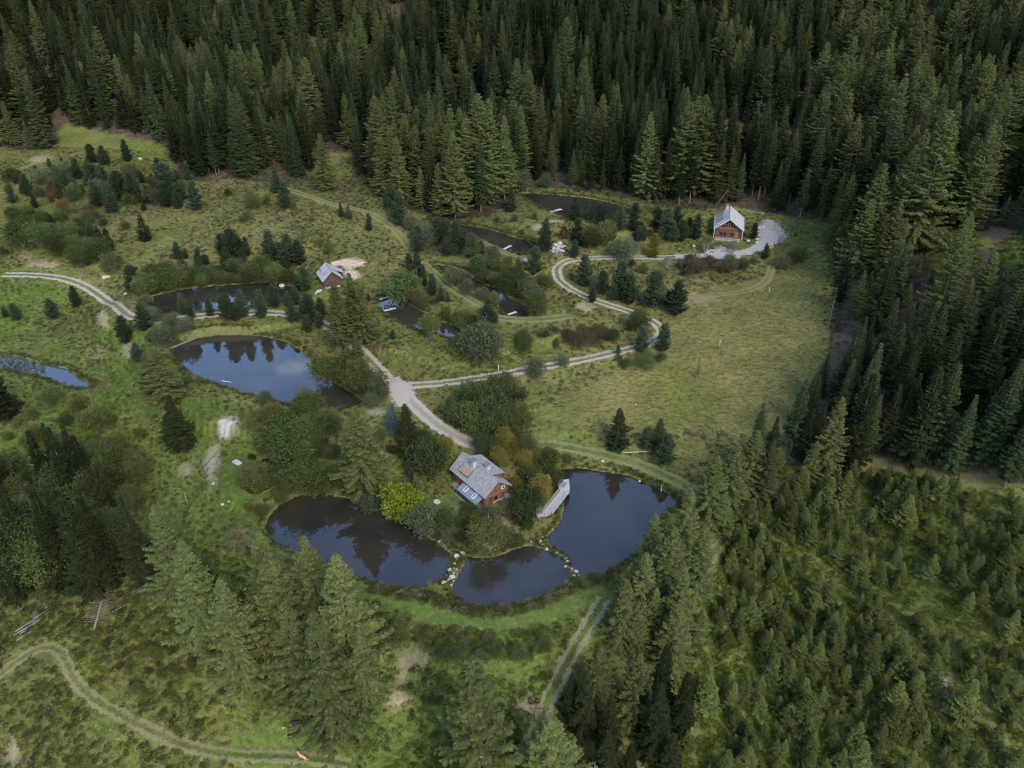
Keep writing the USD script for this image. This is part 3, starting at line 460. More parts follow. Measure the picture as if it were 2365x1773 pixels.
def conifer(seed, H, R, nb, z_low, shape, rise, sag, upturn, per_m, tw, tl, hang, gap=0.0, sprays=2, whorl=0):
    g = np.random.default_rng(seed)
    t = z_low + (1 - z_low) * (1 - (1 - g.random(nb)) ** .75) if False else np.sort(z_low + (1 - z_low) * g.random(nb) ** 1.05)
    if whorl: t = np.clip((np.floor(t * whorl) + .5 + g.normal(0, .09, nb)) / whorl, 0, .985)
    lump = .78 + .44 * meshkit.noise(np.c_[t * 9, np.zeros(nb), np.full(nb, seed)])
    az = np.arange(nb) * 2.399963 + g.normal(0, .5, nb)
    L = R * (1 - t) ** shape * np.minimum(1, ((t - z_low) / .12) * .5 + .55) * g.uniform(.62, 1.15, nb) * lump + .10
    if gap: L = L[(keep := g.random(nb) > gap)]; t, az = t[keep], az[keep]
    a = rise[0] + (rise[1] - rise[0]) * t + g.normal(0, .08, len(t))
    T, twigs = [], []
    for ti, azi, Li, ai in zip(t, az, L, a):
        k = max(3, int(Li * per_m)); s = np.sort(g.uniform(.12, 1, k)) if Li > .8 else np.linspace(.2, 1, k)
        out = np.array([math.cos(azi), math.sin(azi), 0]); side = np.array([-out[1], out[0], 0])
        pos = lambda s_: np.array([0, 0, ti * H]) + out * (Li * s_)[:, None] + np.array([0, 0, 1.]) * (Li * (ai * s_ - sag * (1 - ti) * s_ + upturn * s_ ** 2))[:, None]
        p = pos(s); wdt = Li * (1.08 - s) * .34 + .16
        for q in range(sprays):
            sg = np.where(g.random(k) < .5, 1, -1) if q else np.where(np.arange(k) % 2, 1, -1)
            d = unit(side * sg[:, None] * g.uniform(.5, 1.2, k)[:, None] + out * g.uniform(.3, .9, k)[:, None] + np.array([0, 0, 1]) * g.normal(-hang * (1 - .6 * ti), .18, k)[:, None])
            l = np.minimum(wdt * g.uniform(.7, 1.3, k) + tl * .35, tl) 
            T.append(tri(p, p + d * l[:, None], tw * g.uniform(.7, 1.25, k), np.cross(d, g.normal(0, .5, (k, 3)) + [0, 0, 1.2])))
        sp = np.linspace(0, 1, 3); q = pos(sp); twigs.append((q, Li))
    lead = np.array([[0, 0, H * .965]] * 5); d = unit(np.c_[g.normal(0, .25, (5, 2)), np.ones(5)]); T.append(tri(lead, lead + d * H * .035, .06, np.cross(d, g.normal(0, 1, (5, 3)))))
    return quads(*T), twigs
def twig_mesh(twigs, r, frac, g):
    ms = []
    for q, L in twigs:
        if g.random() < frac: ms += [bar(q[0], q[1], r * L, 3, r * L * .6), bar(q[1], q[2], r * L * .6, 3, r * L * .15)]
    return ms
KINDS = {}
def kind(name, H0, parts):
    """A class with its parts (name, mesh, material)."""
    x = UsdGeom.Xform.Define(stage, f"/World/Kinds/{name}")
    x.GetPrim().SetSpecifier(Sdf.SpecifierDef)
    for pn, m, mt in parts: mesh(pn, m, MAT[mt], parent=f"/World/Kinds/{name}")
    KINDS[name] = H0
def make_spruce(name, seed, H, R, mt, nb, bark="bark", z_low=.07, **kw):
    g = np.random.default_rng(seed)
    p = dict(shape=1.0, rise=(-.15, .45), sag=.35, upturn=.22, per_m=7, tw=.15, tl=.78, hang=.45, whorl=34); p.update(kw)
    f, tw = conifer(seed, H, R, nb, z_low, **p)
    kind(name, H, [("trunk", cat_m([stem(g, H, H * .0105)] + twig_mesh(tw, .011, .12, g)), bark), ("crown", f, mt)])
for i in range(6): make_spruce(f"spruce_{i}", 20 + i, 26.0, 4.1 + .4 * (i % 3), ("spruce", "spruce", "spruce", "spruce", "spruce_olive", "spruce_dark")[i], 350, z_low=(.05, .12, .08, .2, .05, .1)[i], gap=.04 * (i % 3), hang=.35 + .1 * (i % 3))
for i in range(5): make_spruce(f"larch_{i}", 60 + i, 26.0, 6.2 + .5 * (i % 2), "larch", 270, z_low=.08, shape=.85, whorl=0, rise=(-.05, .6), sag=.20, upturn=.08, per_m=8, tw=.13, tl=.7, hang=.6, gap=.10, sprays=3, bark="larchbark")
for i in range(4): make_spruce(f"young_{i}", 90 + i, 6.0, 2.0 + .2 * (i % 2), "young", 190, z_low=.03, shape=1.2, rise=(.0, .8), sag=.15, upturn=.2, per_m=12, tw=.075, tl=.40, hang=.12, whorl=(13, 16, 0, 11)[i])
for i in range(2): make_spruce(f"dark_spruce_{i}", 115 + i, 22.0, 4.2, "spruce_dark", 330, z_low=.04, gap=.03)
make_spruce("blue_spruce", 110, 9.0, 2.7, "blue", 170, z_low=.04, rise=(-.05, .6), sag=.2, per_m=9, tw=.10, tl=.45, hang=.2)
make_spruce("garden_spruce", 111, 9.0, 2.9, "spruce", 190, z_low=.03, rise=(-.05, .6), sag=.2, per_m=9, tw=.10, tl=.45, hang=.25)
make_spruce("thin_larch", 112, 9.0, 1.9, "larch", 80, z_low=.12, shape=.7, rise=(0, .7), sag=.1, per_m=8, tw=.08, tl=.4, hang=.4, gap=.25, sprays=2)
make_spruce("golden_larch", 113, 6.0, 1.6, "golden", 110, z_low=.05, shape=.75, rise=(0, .7), sag=.1, per_m=10, tw=.09, tl=.4, hang=.3)
make_spruce("dying_spruce", 114, 24.0, 3.0, "brownbush", 190, z_low=.2, rise=(-.2, .4), sag=.35, per_m=4, tw=.10, tl=.5, hang=.5, gap=.35, bark="greybark")
def make_pine(name, seed, H, W, mt, n=950, belly=.42):
    g = np.random.default_rng(seed)
    # candle-like needle tufts on upswept branch ends, over a dense inner layer
    t = np.linspace(.02, 1, n) ** .9; az = np.arange(n) * 2.399963 + g.normal(0, .35, n)
    prof = np.where(t < belly, .55 + .45 * (t / belly) ** .7, np.maximum(1 - (np.maximum(t - belly, 0) / (1 - belly)) ** 1.75, 0) ** .8)
    k = np.c_[np.cos(az) * 1.5, np.sin(az) * 1.5, t * 5 + seed]; bump = .72 + .5 * meshkit.noise(k * 1.4)
    rad = W / 2 * prof * bump * np.where(g.random(n) < .25, g.uniform(.45, .9, n), g.uniform(.88, 1.08, n)) + .03
    c = np.c_[np.cos(az) * rad, np.sin(az) * rad, t * H * .96]; out = np.c_[np.cos(az), np.sin(az), np.full(n, .8)]
    T = []
    for _ in range(7):
        d = unit(out + g.normal(0, .75, (n, 3))); l = g.uniform(.24, .46, n)
        T.append(tri(c, c + d * l[:, None], .055 + .03 * g.random(n), np.cross(d, g.normal(0, 1, (n, 3)))))
    kind(name, H, [("trunk", stem(g, H * .9, .13), "bark"), ("crown", quads(*T), mt)])
PK = dict(z_low=.02, shape=.56, rise=(.15, 1.0), sag=-.05, upturn=.12, per_m=10, tw=.10, tl=.5, hang=-.2, sprays=3)
for i in range(4): make_spruce(f"pine_{i}", 130 + i, 8.0, 2.25 + .25 * (i % 3), "pine", 190, **{**PK, "shape": (.5, .62, .7, .56)[i], "whorl": (0, 15, 13, 17)[i]})
make_spruce("pine_slim", 136, 8.0, 1.6, "pine", 170, **{**PK, "shape": .5})
make_pine("rust_tree", 137, 8.0, 4.2, "rust", 800, .35)
def make_broad(name, seed, H, W, mt, nl=3200, lobes=9, size=.2, bark="bark", stems=4, droop=0.0, low=.02, fill=.6):
    g = np.random.default_rng(seed); sl = H / 6.0
    c = g.normal(0, 1, (lobes, 3)); c = unit(c) * g.uniform(.35, 1, (lobes, 1)) ** .5
    c = np.c_[c[:, :2] * W * .34, H * (low + .16) + (c[:, 2] * .5 + .5) * H * (.62 - low)]; r = g.uniform(.15, .36, lobes) * np.minimum(W, H)
    who = g.choice(lobes, nl, p=r ** 2 / (r ** 2).sum()); d = unit(g.normal(0, 1, (nl, 3))); d[:, 2] = np.where(g.random(nl) < .5, np.abs(d[:, 2]), d[:, 2])
    bump = .55 + .85 * meshkit.noise(d * 3.2 + who[:, None] * 7.7 + seed)
    p = c[who] + d * (r[who] * bump * np.where(g.random(nl) < fill, g.uniform(.85, 1.08, nl), g.uniform(.4, .9, nl)))[:, None]
    ns = nl // 9; sh = unit(g.normal(0, 1, (46, 3)) + [0, 0, .9]); sw = g.integers(lobes, size=46); si = g.integers(46, size=ns); sd = g.uniform(.7, 1.55, ns)   # shoots that break the outline
    p[:ns] = c[sw[si]] + sh[si] * (r[sw[si]] * sd)[:, None] + g.normal(0, .045, (ns, 3)) * W * .5
    p[:, 2] = np.maximum(p[:, 2], .1)
    dd = unit(d * .7 + g.normal(0, .7, (nl, 3)) + [0, 0, .15 - droop * 2]); l = size * g.uniform(.8, 1.6, nl) * (1 + droop)
    ms = []
    for i in range(stems):
        e = c[i % lobes]; b = np.array([*g.normal(0, W * .03, 2), -.4]); mid = b * .45 + e * .55 + [*g.normal(0, .08 * W, 2), .05 * H]
        ms += [bar(b, mid, .02 * H * sl ** 0, 5, .013 * H), bar(mid, e, .013 * H, 5, .005 * H)]
        for j in range(3):
            q = e + g.normal(0, .16, 3) * W; ms.append(bar(mid * .4 + e * .6, q, .007 * H, 4, .002 * H))
    kind(name, H, [("stems", cat_m(ms), bark), ("crown", quads(tri(p, p + dd * l[:, None], size * .42, np.cross(dd, g.normal(0, 1, (nl, 3))))), mt)])
for i in range(3): make_broad(f"alder_{i}", 160 + i, 6.0, 5.2, "alder", 4200, 14, size=.26)
for i in range(3): make_broad(f"willow_{i}", 170 + i, 4.0, 4.4, "willow", 3000, 12, size=.2)
for i in range(3): make_broad(f"birch_{i}", 180 + i, 7.0, 4.6, "birch", 3600, 13, size=.23, bark="larchbark", low=.08)
for i in range(2): make_broad(f"darkbush_{i}", 190 + i, 3.0, 3.6, "alder", 2200, 8, size=.15, low=.03)
for i in range(2): make_broad(f"brownbush_{i}", 194 + i, 3.0, 3.8, "brownbush", 2300, 11, size=.17, low=.02)
for i in range(3): make_broad(f"bigtree_{i}", 220 + i, 13.0, 8.0, "alder", 6500, 18, size=.34, low=.05)
for i in range(2): make_broad(f"golden_{i}", 197 + i, 6.0, 4.4, "golden", 3000, 12, size=.22)
make_broad("maple", 200, 4.2, 7.6, "maple", 3200, 18, size=.32, low=.03)
make_broad("weeping_birch", 201, 9.0, 9.0, "birch", 5200, 12, size=.22, bark="whitebark", droop=.6, low=.05, stems=6, fill=.45)
make_broad("sparse_tree", 202, 6.0, 4.6, "willow", 1100, 9, size=.15, bark="greybark", low=.15, stems=6, fill=.3)
def make_dead(name, seed, H, n, bark="greybark", curl=0.0):
    g = np.random.default_rng(seed); ms = [stem(g, H, H * .012, top=1)]
    for i in range(n):
        t = g.uniform(.25, .97); L = H * .10 * (1.1 - t) * g.uniform(.6, 1.4); a = g.uniform(0, 6.28); o = np.array([math.cos(a), math.sin(a), 0])
        p0 = np.array([0, 0, t * H]); p1 = p0 + o * L * .6 + [0, 0, -.1 * L]; p2 = p1 + o * L * .5 + [0, 0, .15 * L]
        ms += [bar(p0, p1, .035, 3, .025), bar(p1, p2, .025, 3, .01)]
    kind(name, H, [("trunk", cat_m(ms), bark)])
for i in range(2): make_dead(f"dead_tree_{i}", 210 + i, 18.0, 70)
make_dead("brown_snag", 216, 18.0, 60, "bark")
make_dead("bare_birch", 214, 14.0, 22, "whitebark")
# low plants
def tuft(name, seed, n, r, h, w, mt, lean=.8, flat=False):
    g = np.random.default_rng(seed); b = np.c_[g.uniform(-1, 1, (n, 2)) * r, np.full(n, -.05)]; d = unit(np.c_[g.normal(0, lean, (n, 2)), np.ones(n)])
    l = h * g.uniform(.5, 1.25, n); T = tri(b, b + d * l[:, None], w * g.uniform(.7, 1.3, n), np.c_[g.normal(0, 1, (n, 2)), np.zeros(n)])
    kind(name, h, [("blades", soup(T), mt)])
def leafy(name, seed, n, r, h, w, mt):
    g = np.random.default_rng(seed); d = unit(np.c_[g.normal(0, 1, (n, 2)), np.abs(g.normal(0, 1, n)) * .9]); rr = r * g.uniform(.5, 1, n)
    p = d * np.c_[rr, rr, rr * h / r]; e = unit(d + g.normal(0, .8, (n, 3)) * [1, 1, .5]); l = w * g.uniform(1.2, 2.4, n)
    kind(name, h, [("leaves", quads(tri(p, p + e * l[:, None], w * .55, np.cross(e, g.normal(0, .6, (n, 3)) + [0, 0, 1]))), mt)])
for i in range(3): tuft(f"grass_{i}", 230 + i, 60, 1.0, .36, .05, "grass", 1.6)
for i in range(2): tuft(f"mown_{i}", 236 + i, 50, .7, .18, .035, "mown", 1.2)
for i in range(2): tuft(f"reed_{i}", 240 + i, 46, .55, 1.0, .035, "reed", .35)
for i in range(3): leafy(f"herb_{i}", 244 + i, 90, .65, .6, .12, "herb")
for i in range(3): leafy(f"fern_{i}", 250 + i, 90, .75, .7, .13, "fern")
for i in range(2): leafy(f"pale_herb_{i}", 260 + i, 90, .6, .65, .12, "dampale")
for i in range(2): leafy(f"brown_weed_{i}", 264 + i, 80, .6, .6, .10, "brownweed")
for i in range(2): leafy(f"floret_{i}", 256 + i, 14, .35, .6, .05, "white_flower" if i == 0 else "yellow_flower")
def place(kind_name, base, h, rot, name, label, cat, group, wide=1.0, lean=None):
    s = h / KINDS[kind_name]; x = UsdGeom.Xform.Define(stage, numbered("/World", name)); x.AddTranslateOp().Set(Gf.Vec3d(*map(float, base)))
    x.AddRotateZOp().Set(float(rot))
    if lean is not None: x.AddRotateXOp().Set(float(lean))
    x.AddScaleOp().Set(Gf.Vec3f(float(s * wide), float(s * wide), float(s))); p = x.GetPrim()
    p.GetReferences().AddInternalReference(f"/World/Kinds/{kind_name}"); p.SetInstanceable(True); return tag(p, label, cat, group)
def scatter(name, kinds_, P, sc, rots, pick, label, cat, squash=None):
    pi = UsdGeom.PointInstancer.Define(stage, f"/World/{name}"); pr = []
    for k in kinds_:
        q = stage.DefinePrim(f"/World/{name}/Prototypes/{k}", "Xform"); q.GetReferences().AddInternalReference(f"/World/Kinds/{k}"); pr.append(q.GetPath())
    pi.CreatePrototypesRel().SetTargets(pr); n = len(P)
    pi.CreateProtoIndicesAttr(Vt.IntArray.FromNumpy(np.asarray(pick, np.int32))); pi.CreatePositionsAttr(Vt.Vec3fArray.FromNumpy(np.asarray(P, np.float32)))
    sc = np.asarray(sc, np.float32); sc = np.c_[sc, sc, sc] if sc.ndim == 1 else sc
    pi.CreateScalesAttr(Vt.Vec3fArray.FromNumpy(sc.astype(np.float32)))
    a = np.asarray(rots) / 2; pi.CreateOrientationsAttr(Vt.QuathArray([Gf.Quath(float(math.cos(t)), 0.0, 0.0, float(math.sin(t))) for t in a]))
    return tag(pi.GetPrim(), label, cat, kind="stuff")
# ------------------------------------------------------------------ the woods
view = lambda P, h, m=0: (lambda a, b: (a[:, 0] > -m) & (a[:, 0] < 2365 + m) & (b[:, 1] < 1773 + m) & (a[:, 1] > -m))(proj(P), proj(P + np.c_[0 * h, 0 * h, h]))
ROADS = shapely.union_all([L.buffer(wd * .55) for _, _, L, wd, _ in LINES]); WATER = shapely.union_all(list(POLY.values()))
PADS = shapely.union_all([pad(HOUSE["main"], -6, 5, -.5, 13), pad(HOUSE["upper"], -6, 6, -4, 14), pad(HOUSE["small"], -4, 5, -1, 8)])
def poisson(pg, step, jit=.42, seed=0):
    g = np.random.default_rng(seed); b = pg.bounds; x, y = np.meshgrid(np.arange(b[0], b[2], step), np.arange(b[1], b[3], step))
    x[::2] += step / 2; p = np.c_[x.ravel(), y.ravel()] + g.uniform(-jit, jit, (x.size, 2)) * step
    return p[shapely.contains_xy(pg, p[:, 0], p[:, 1])]
def px_size(P, h): return np.linalg.norm(proj(P + np.c_[0 * h, 0 * h, h]) - proj(P), axis=1)
g5 = np.random.default_rng(55)
fz = FOREST.buffer(-.5).difference(shapely.union_all([gl.buffer(1.5) for gl in GLADES])).difference(ROADS)
P2 = poisson(fz, 5.7, .45, 5)
dens = meshkit.fbm(np.c_[P2 / 28.0, np.zeros(len(P2))], 3, 21); P2 = P2[g5.random(len(P2)) < np.clip(1.25 - 2.0 * np.maximum(dens - .52, 0) * 2, .35, 1)]
P3_ = np.c_[P2, ground(P2[:, 0], P2[:, 1])]
edge_d = shapely.distance(shapely.points(P2), FOREST.exterior)
hh = g5.normal(22, 4.6, len(P2)) * (.82 + .4 * meshkit.noise(np.c_[P2 / 17.0, np.zeros(len(P2)) + 3])); hh = np.where(edge_d < 6, hh * g5.uniform(.55, 1.0, len(P2)), hh)
ax, bx = proj(P3_), proj(P3_ + np.c_[0 * hh, 0 * hh, hh])       # the stand is young and thin before the green clearings
for q in (DD([(1985,470),(2070,470),(2135,520),(2130,605),(2060,625),(1990,610)]), DD([(2165,500),(2240,480),(2240,640),(2165,620)]), DD([(2165,280),(2230,280),(2230,400),(2165,380)])):
    pgq = Polygon(q); hit = np.zeros(len(hh), bool)
    for f_ in (.15, .4, .65, .9): m_ = ax * (1 - f_) + bx * f_; hit |= shapely.contains_xy(pgq, m_[:, 0], m_[:, 1])
    hh = np.where(hit & (g5.random(len(hh)) < .85), hh * .28, hh)
ok = view(P3_, hh, 260); P3_, hh, edge_d = P3_[ok], hh[ok], edge_d[ok]
uv_ = proj(P3_); size = px_size(P3_, hh)
lar = meshkit.noise(np.c_[P3_[:, :2] / 34.0, np.zeros(len(P3_)) + 8]) + .28 * (uv_[:, 0] > 1850) * (uv_[:, 1] < 700)
is_larch = (lar > .74) & (g5.random(len(P3_)) < .75) | (g5.random(len(P3_)) < .07)
seen = view(P3_, hh, 0)
zone = lambda u, v: ("behind the upper ponds" if 880 < u <= 1560 and v < 560 else "behind the glass-gabled chalet" if 1560 < u <= 1900 and v < 560 else "above the left meadow" if u <= 880 else "of the right-hand slope beside the meadow")
def wood(sel, kinds_, nm, what, cat, limit):
    idx = np.where(sel)[0]; vis = idx[seen[idx]]; order = vis[np.argsort(-size[vis])][:limit]; own = set(order.tolist()); rest = np.array([i for i in idx if i not in own], int)
    for i in order:
        z = zone(*uv_[i]); place(kinds_[g5.integers(len(kinds_))], P3_[i], hh[i], g5.uniform(0, 360), nm, f"{what} in the dense forest {z}", cat, f"{cat.replace('larch', 'larche')}s in the forest {z}", wide=g5.uniform(.8, 1.35))
    return rest
SPR = [f"spruce_{i}" for i in range(6)]; LAR = [f"larch_{i}" for i in range(5)]
rest = wood(~is_larch, SPR, "spruce_tree", "tall dark green spruce", "spruce", 300)
rest2 = wood(is_larch, LAR, "larch_tree", "tall light green larch", "larch", 170)
s_ = hh[rest] / 26.0; wv = g5.uniform(.85, 1.18, len(rest))
scatter("spruce_forest", SPR, P3_[rest], np.c_[s_ * wv, s_ * wv, s_], g5.uniform(0, 6.28, len(rest)), g5.integers(0, 6, len(rest)), "mass of dark spruces filling the hillside behind the ponds", "spruce forest")
if len(rest2):
    s_ = hh[rest2] / 26.0
    scatter("larch_forest", LAR, P3_[rest2], s_, g5.uniform(0, 6.28, len(rest2)), g5.integers(0, 5, len(rest2)), "scattered pale larches high in the hillside spruce forest", "larch forest")
# the young plantation at the lower right
pz = PLANT.difference(ROADS.buffer(.3)); P2 = poisson(pz, 2.45, .48, 9); d_ = meshkit.fbm(np.c_[P2 / 14.0, np.zeros(len(P2))], 3, 31); uvp = proj(np.c_[P2, ground(P2[:, 0], P2[:, 1])])
open_ = np.clip((1900 - uvp[:, 0]) / 260, 0, 1) * np.clip((uvp[:, 1] - 1330) / 80, 0, 1) * np.clip((1640 - uvp[:, 1]) / 60, 0, 1)
P2 = P2[g5.random(len(P2)) < np.clip(1.3 - 1.6 * np.maximum(d_ - .46, 0) * 2 - .75 * open_, .12, 1)]; Pp = np.c_[P2, ground(P2[:, 0], P2[:, 1])]; hp = np.clip(g5.lognormal(1.38, .33, len(Pp)), 1.6, 7.5) * (.75 + .5 * meshkit.noise(np.c_[P2 / 9.0, np.zeros(len(P2)) + 2]))
ok = view(Pp, hp, 120); Pp, hp = Pp[ok], hp[ok]; sz = px_size(Pp, hp) * view(Pp, hp, 0); order = np.argsort(-sz)
YNG = [f"young_{i}" for i in range(4)]
for i in order[:300]: place(YNG[g5.integers(4)], Pp[i], hp[i], g5.uniform(0, 360), "young_conifer", "bushy young conifer in the dense plantation below the right forest", "young conifer", "young conifers of the plantation", wide=g5.uniform(.85, 1.3))
r_ = order[300:]
if len(r_): scatter("young_plantation", YNG, Pp[r_], hp[r_] / 6.0, g5.uniform(0, 6.28, len(r_)), g5.integers(0, 4, len(r_)), "crowded young conifers filling gaps of the lower right plantation", "plantation")

# ------------------------------------------------------------------ single trees and shrubs: (x, foot, top) read from the survey picture
ORD = "first second third fourth fifth sixth seventh eighth ninth tenth eleventh twelfth thirteenth fourteenth fifteenth sixteenth seventeenth eighteenth nineteenth twentieth".split()
def plant(kinds_, name, cat, what, where, px, group=None, wide=1.0, hmin=.8):
    """Single plants of one look in one place; each label says which, counted from the left."""
    px = sorted(px); P = drop([q[:2] for q in px]); h = np.maximum(height_to(P, [q[2] for q in px]), hmin); n = len(px)
    for i in range(n):
        lab = f"{what} {where}" if n == 1 else f"{what} {where}, {ORD[i] if n > 2 else ('left', 'right')[i]}{' from left' if n > 2 else ' one'}"
        place(kinds_[(i * 7 + n) % len(kinds_)], P[i], h[i], (i * 137 + n * 31) % 360, name, lab, cat, group, wide=wide * g5.uniform(.9, 1.12))
DSP = ["dark_spruce_0", "dark_spruce_1"]; BIG = [f"bigtree_{i}" for i in range(3)]; PIN = [f"pine_{i}" for i in range(4)]; ALD = [f"alder_{i}" for i in range(3)]; WIL = [f"willow_{i}" for i in range(3)]; BIR = [f"birch_{i}" for i in range(3)]; DKB = [f"darkbush_{i}" for i in range(2)]; BRB = [f"brownbush_{i}" for i in range(2)]; GLD = ["golden_0", "golden_1"]
GS = ["garden_spruce"]
# left hillside thicket
plant(PIN, "stone_pine", "pine", "rounded dark stone pine", "at the top edge of the left meadow", ZA([(990,350,150),(1120,370,165),(1360,330,105)]))
plant(PIN, "stone_pine", "pine", "blue-green stone pine", "in the left hillside thicket", ZA([(140,780,580),(310,700,480),(380,830,690),(840,520,310),(990,600,340),(1100,640,400),(1050,820,560),(1200,880,570),(1300,760,440),(1440,780,470),(1590,780,590)]))
plant(PIN, "stone_pine", "pine", "upright stone pine", "at the right end of the left thicket", ZA([(1710,530,300),(1800,760,360),(1780,820,560),(1900,840,640),(2090,850,550)]))
plant(["pine_slim"], "stone_pine", "pine", "slim stone pine", "at the foot of the left forest edge", ZA([(2010,540,330),(1450,500,370)]))
plant(GS, "young_spruce", "spruce", "dark pointed young spruce", "behind the rust-brown tree", ZA([(670,690,370)]))
plant(["rust_tree"], "rust_brown_tree", "tree", "rust-brown withered round tree", "in the left hillside thicket", ZA([(590,765,545)]))
plant(GLD, "yellow_tree", "tree", "yellow-leaved tree", "just below the rust-brown tree", ZA([(690,910,710)]))
plant(BIR, "yellow_green_tree", "tree", "yellow-green tree", "on top of the big alder clump at far left", ZA([(330,930,780)]))
plant(ALD, "alder_tree", "tree", "broad dark alder", "in the clump left of the left meadow", ZA([(260,1240,930),(440,1240,950),(180,980,800),(430,1000,850)]), wide=1.1)
plant(ALD, "alder_tree", "tree", "dark alder", "of the clump above the left gravel track", ZA([(670,1330,1080),(790,1140,960),(780,1310,1100),(870,1450,1200),(1000,1400,1190),(1090,1400,1130)]))
plant(DKB, "round_bush", "bush", "big round grey-green bush", "above the boulder by the left track", ZA([(1190,1530,1290)]))
plant(DKB, "bush", "bush", "small dark bush", "scattered in the left meadow", ZA([(1340,1060,950),(920,1010,850),(1290,1200,1160),(60,1330,1240),(400,460,410),(200,470,420),(120,560,510)]))
plant(GS, "young_spruce", "spruce", "solitary dark spruce", "in the middle of the left meadow", ZA([(1550,1180,890)]))
plant(BRB, "brown_bush", "bush", "brownish bush", "in the left hillside thicket", ZA([(960,900,790),(830,700,610),(1680,800,620),(1600,560,480),(1030,950,860)]))
# meadow between thicket and small cabin
plant(PIN, "stone_pine", "pine", "tall stone pine", "by the pale path at the forest edge", ZB([(1110,300,60),(1200,460,190)]))
plant(DKB, "bush", "bush", "low green bush", "in the meadow above the small cabin", ZB([(990,440,330),(860,480,310),(1280,480,400),(740,620,540),(800,600,490),(1470,610,540),(600,330,250)]))
plant(GS, "young_spruce", "spruce", "small spruce of a pair", "below the pale meadow path", ZB([(1790,550,400),(1870,575,420)]))
plant(["pine_slim"], "stone_pine", "pine", "solitary dark stone pine", "right of the pair of small spruces", ZB([(2090,705,520)]))
plant(PIN, "stone_pine", "pine", "stone pine", "in the upper row above the row pond", ZB([(530,960,740),(650,1030,690),(720,980,770),(790,970,770),(1050,1020,710),(1160,1050,830),(1240,1070,750),(1350,1060,800)]))
plant(BIR, "birch_tree", "tree", "light green leafy tree", "left of the small cabin's roof", ZB([(1580,880,780),(1680,970,800)]))
plant(PIN, "stone_pine", "pine", "stone pine", "in the lower row above the row pond", ZB([(60,1010,820),(140,1000,900),(290,1090,900),(370,1150,960),(580,1110,900),(750,1090,910)]))
plant(ALD, "alder_tree", "tree", "leafy alder", "on the far bank of the row pond", ZB([(40,1330,1070),(170,1310,1140),(320,1310,1130),(420,1250,1050),(520,1270,1120),(610,1275,1140),(700,1270,1160),(800,1265,1110),(910,1245,970),(1090,1275,1040),(1220,1265,1090)]))
plant(PIN, "stone_pine", "pine", "stone pine", "at the left corner of the small cabin", ZB([(1410,1340,1080),(1330,1330,1190)]))
plant(PIN, "stone_pine", "pine", "stone pine", "on the bank between row pond and track", ZB([(120,1590,1380),(270,1560,1390),(200,1660,1500),(400,1610,1430),(560,1570,1310),(580,1650,1370),(660,1660,1470),(750,1620,1340),(950,1630,1340),(1090,1525,1280),(1230,1510,1350),(1310,1490,1290)]), wide=.9)
plant(PIN, "stone_pine", "pine", "dark stone pine", "at the right end of the blue pond's bank", ZB([(1280,1680,1460),(1460,1690,1390),(1580,1630,1420),(1410,1650,1440),(1560,1740,1560),(1440,1780,1600)]))
plant(PIN, "stone_pine", "pine", "stone pine", "beside the left gravel track", T4([(880,240,65),(940,480,320),(820,560,395),(900,690,570),(350,410,280),(500,330,200),(110,420,310),(40,400,330)]))
plant(WIL, "willow_shrub", "bush", "pale willow shrub", "on the bank left of the blue pond", T4([(1000,430,330),(1120,480,370),(1060,590,450),(1200,500,400),(980,560,500)]))
# central ponds
plant(PIN, "stone_pine", "pine", "big stone pine", "left of the middle brown pond", ZC([(200,455,110),(110,290,20)]))
plant(WIL, "willow_shrub", "bush", "pale leafy shrub", "at the left tip of the middle brown pond", ZC([(320,510,350),(500,690,440)]))
plant(PIN, "stone_pine", "pine", "stone pine", "on the near bank of the middle brown pond", ZC([(400,745,470),(610,660,380),(690,660,390),(700,790,575),(810,745,420),(890,690,500),(960,805,550),(1070,770,630),(1150,780,690)]))
plant(["pine_slim"], "stone_pine", "pine", "narrow stone pine", "in the row on the bank above the jetty pond", ZC([(305,950,760),(390,985,760),(450,1025,880),(470,1105,990),(550,1195,980),(640,1265,1130),(710,1275,1170)]), wide=1.25)
plant(ALD, "alder_tree", "tree", "large leafy alder", "above the two jetties", ZC([(210,1290,930)]), wide=1.1)
plant(BRB, "brown_bush", "bush", "brownish bush", "on the bank by the two jetties", ZC([(420,1310,1150),(590,1300,1230)]))
plant(ALD, "alder_tree", "tree", "leafy alder", "along the far bank of the narrow pond", ZC([(1040,970,770),(1100,1070,930),(1200,1090,960),(1350,1200,960),(1330,1000,870),(1530,1240,1040),(1660,1420,1180),(1590,1180,1060)]))
plant(WIL, "willow_shrub", "bush", "rounded pale willow", "along the near bank of the narrow pond", ZC([(780,1110,910),(910,1200,1040),(1090,1255,1120),(850,1080,960)]))
plant(BIR, "birch_tree", "tree", "light green young tree", "at the lower end of the narrow pond", ZC([(1200,1310,1140)]))
plant(ALD, "alder_shrub", "bush", "dense dark shrub", "between jetty pond and narrow pond", ZC([(880,1560,1370),(800,1480,1390),(960,1520,1400),(700,1470,1390)]))
plant(PIN, "stone_pine", "pine", "dark small pine", "between jetty pond and narrow pond", ZC([(1140,1490,1270),(1220,1500,1380)]))
plant(BIR, "birch_tree", "tree", "slender light green tree", "on the near bank of the jetty pond", ZC([(540,1660,1380),(480,1600,1430)]))
plant(WIL, "willow_tree", "tree", "large grey-green willow", "at the lower tip of the jetty pond", ZE([(300,490,190)]))
plant(PIN, "stone_pine", "pine", "blue-green small pine", "left of the jetty pond's slope", ZC([(130,1670,1570),(-130,1270,1190)]))
plant(DKB, "bush", "bush", "green bush", "on the slope between the two brown ponds", ZC([(1340,560,460),(1590,650,560),(1230,430,370),(1500,560,500),(1420,420,350),(1640,400,330)]))
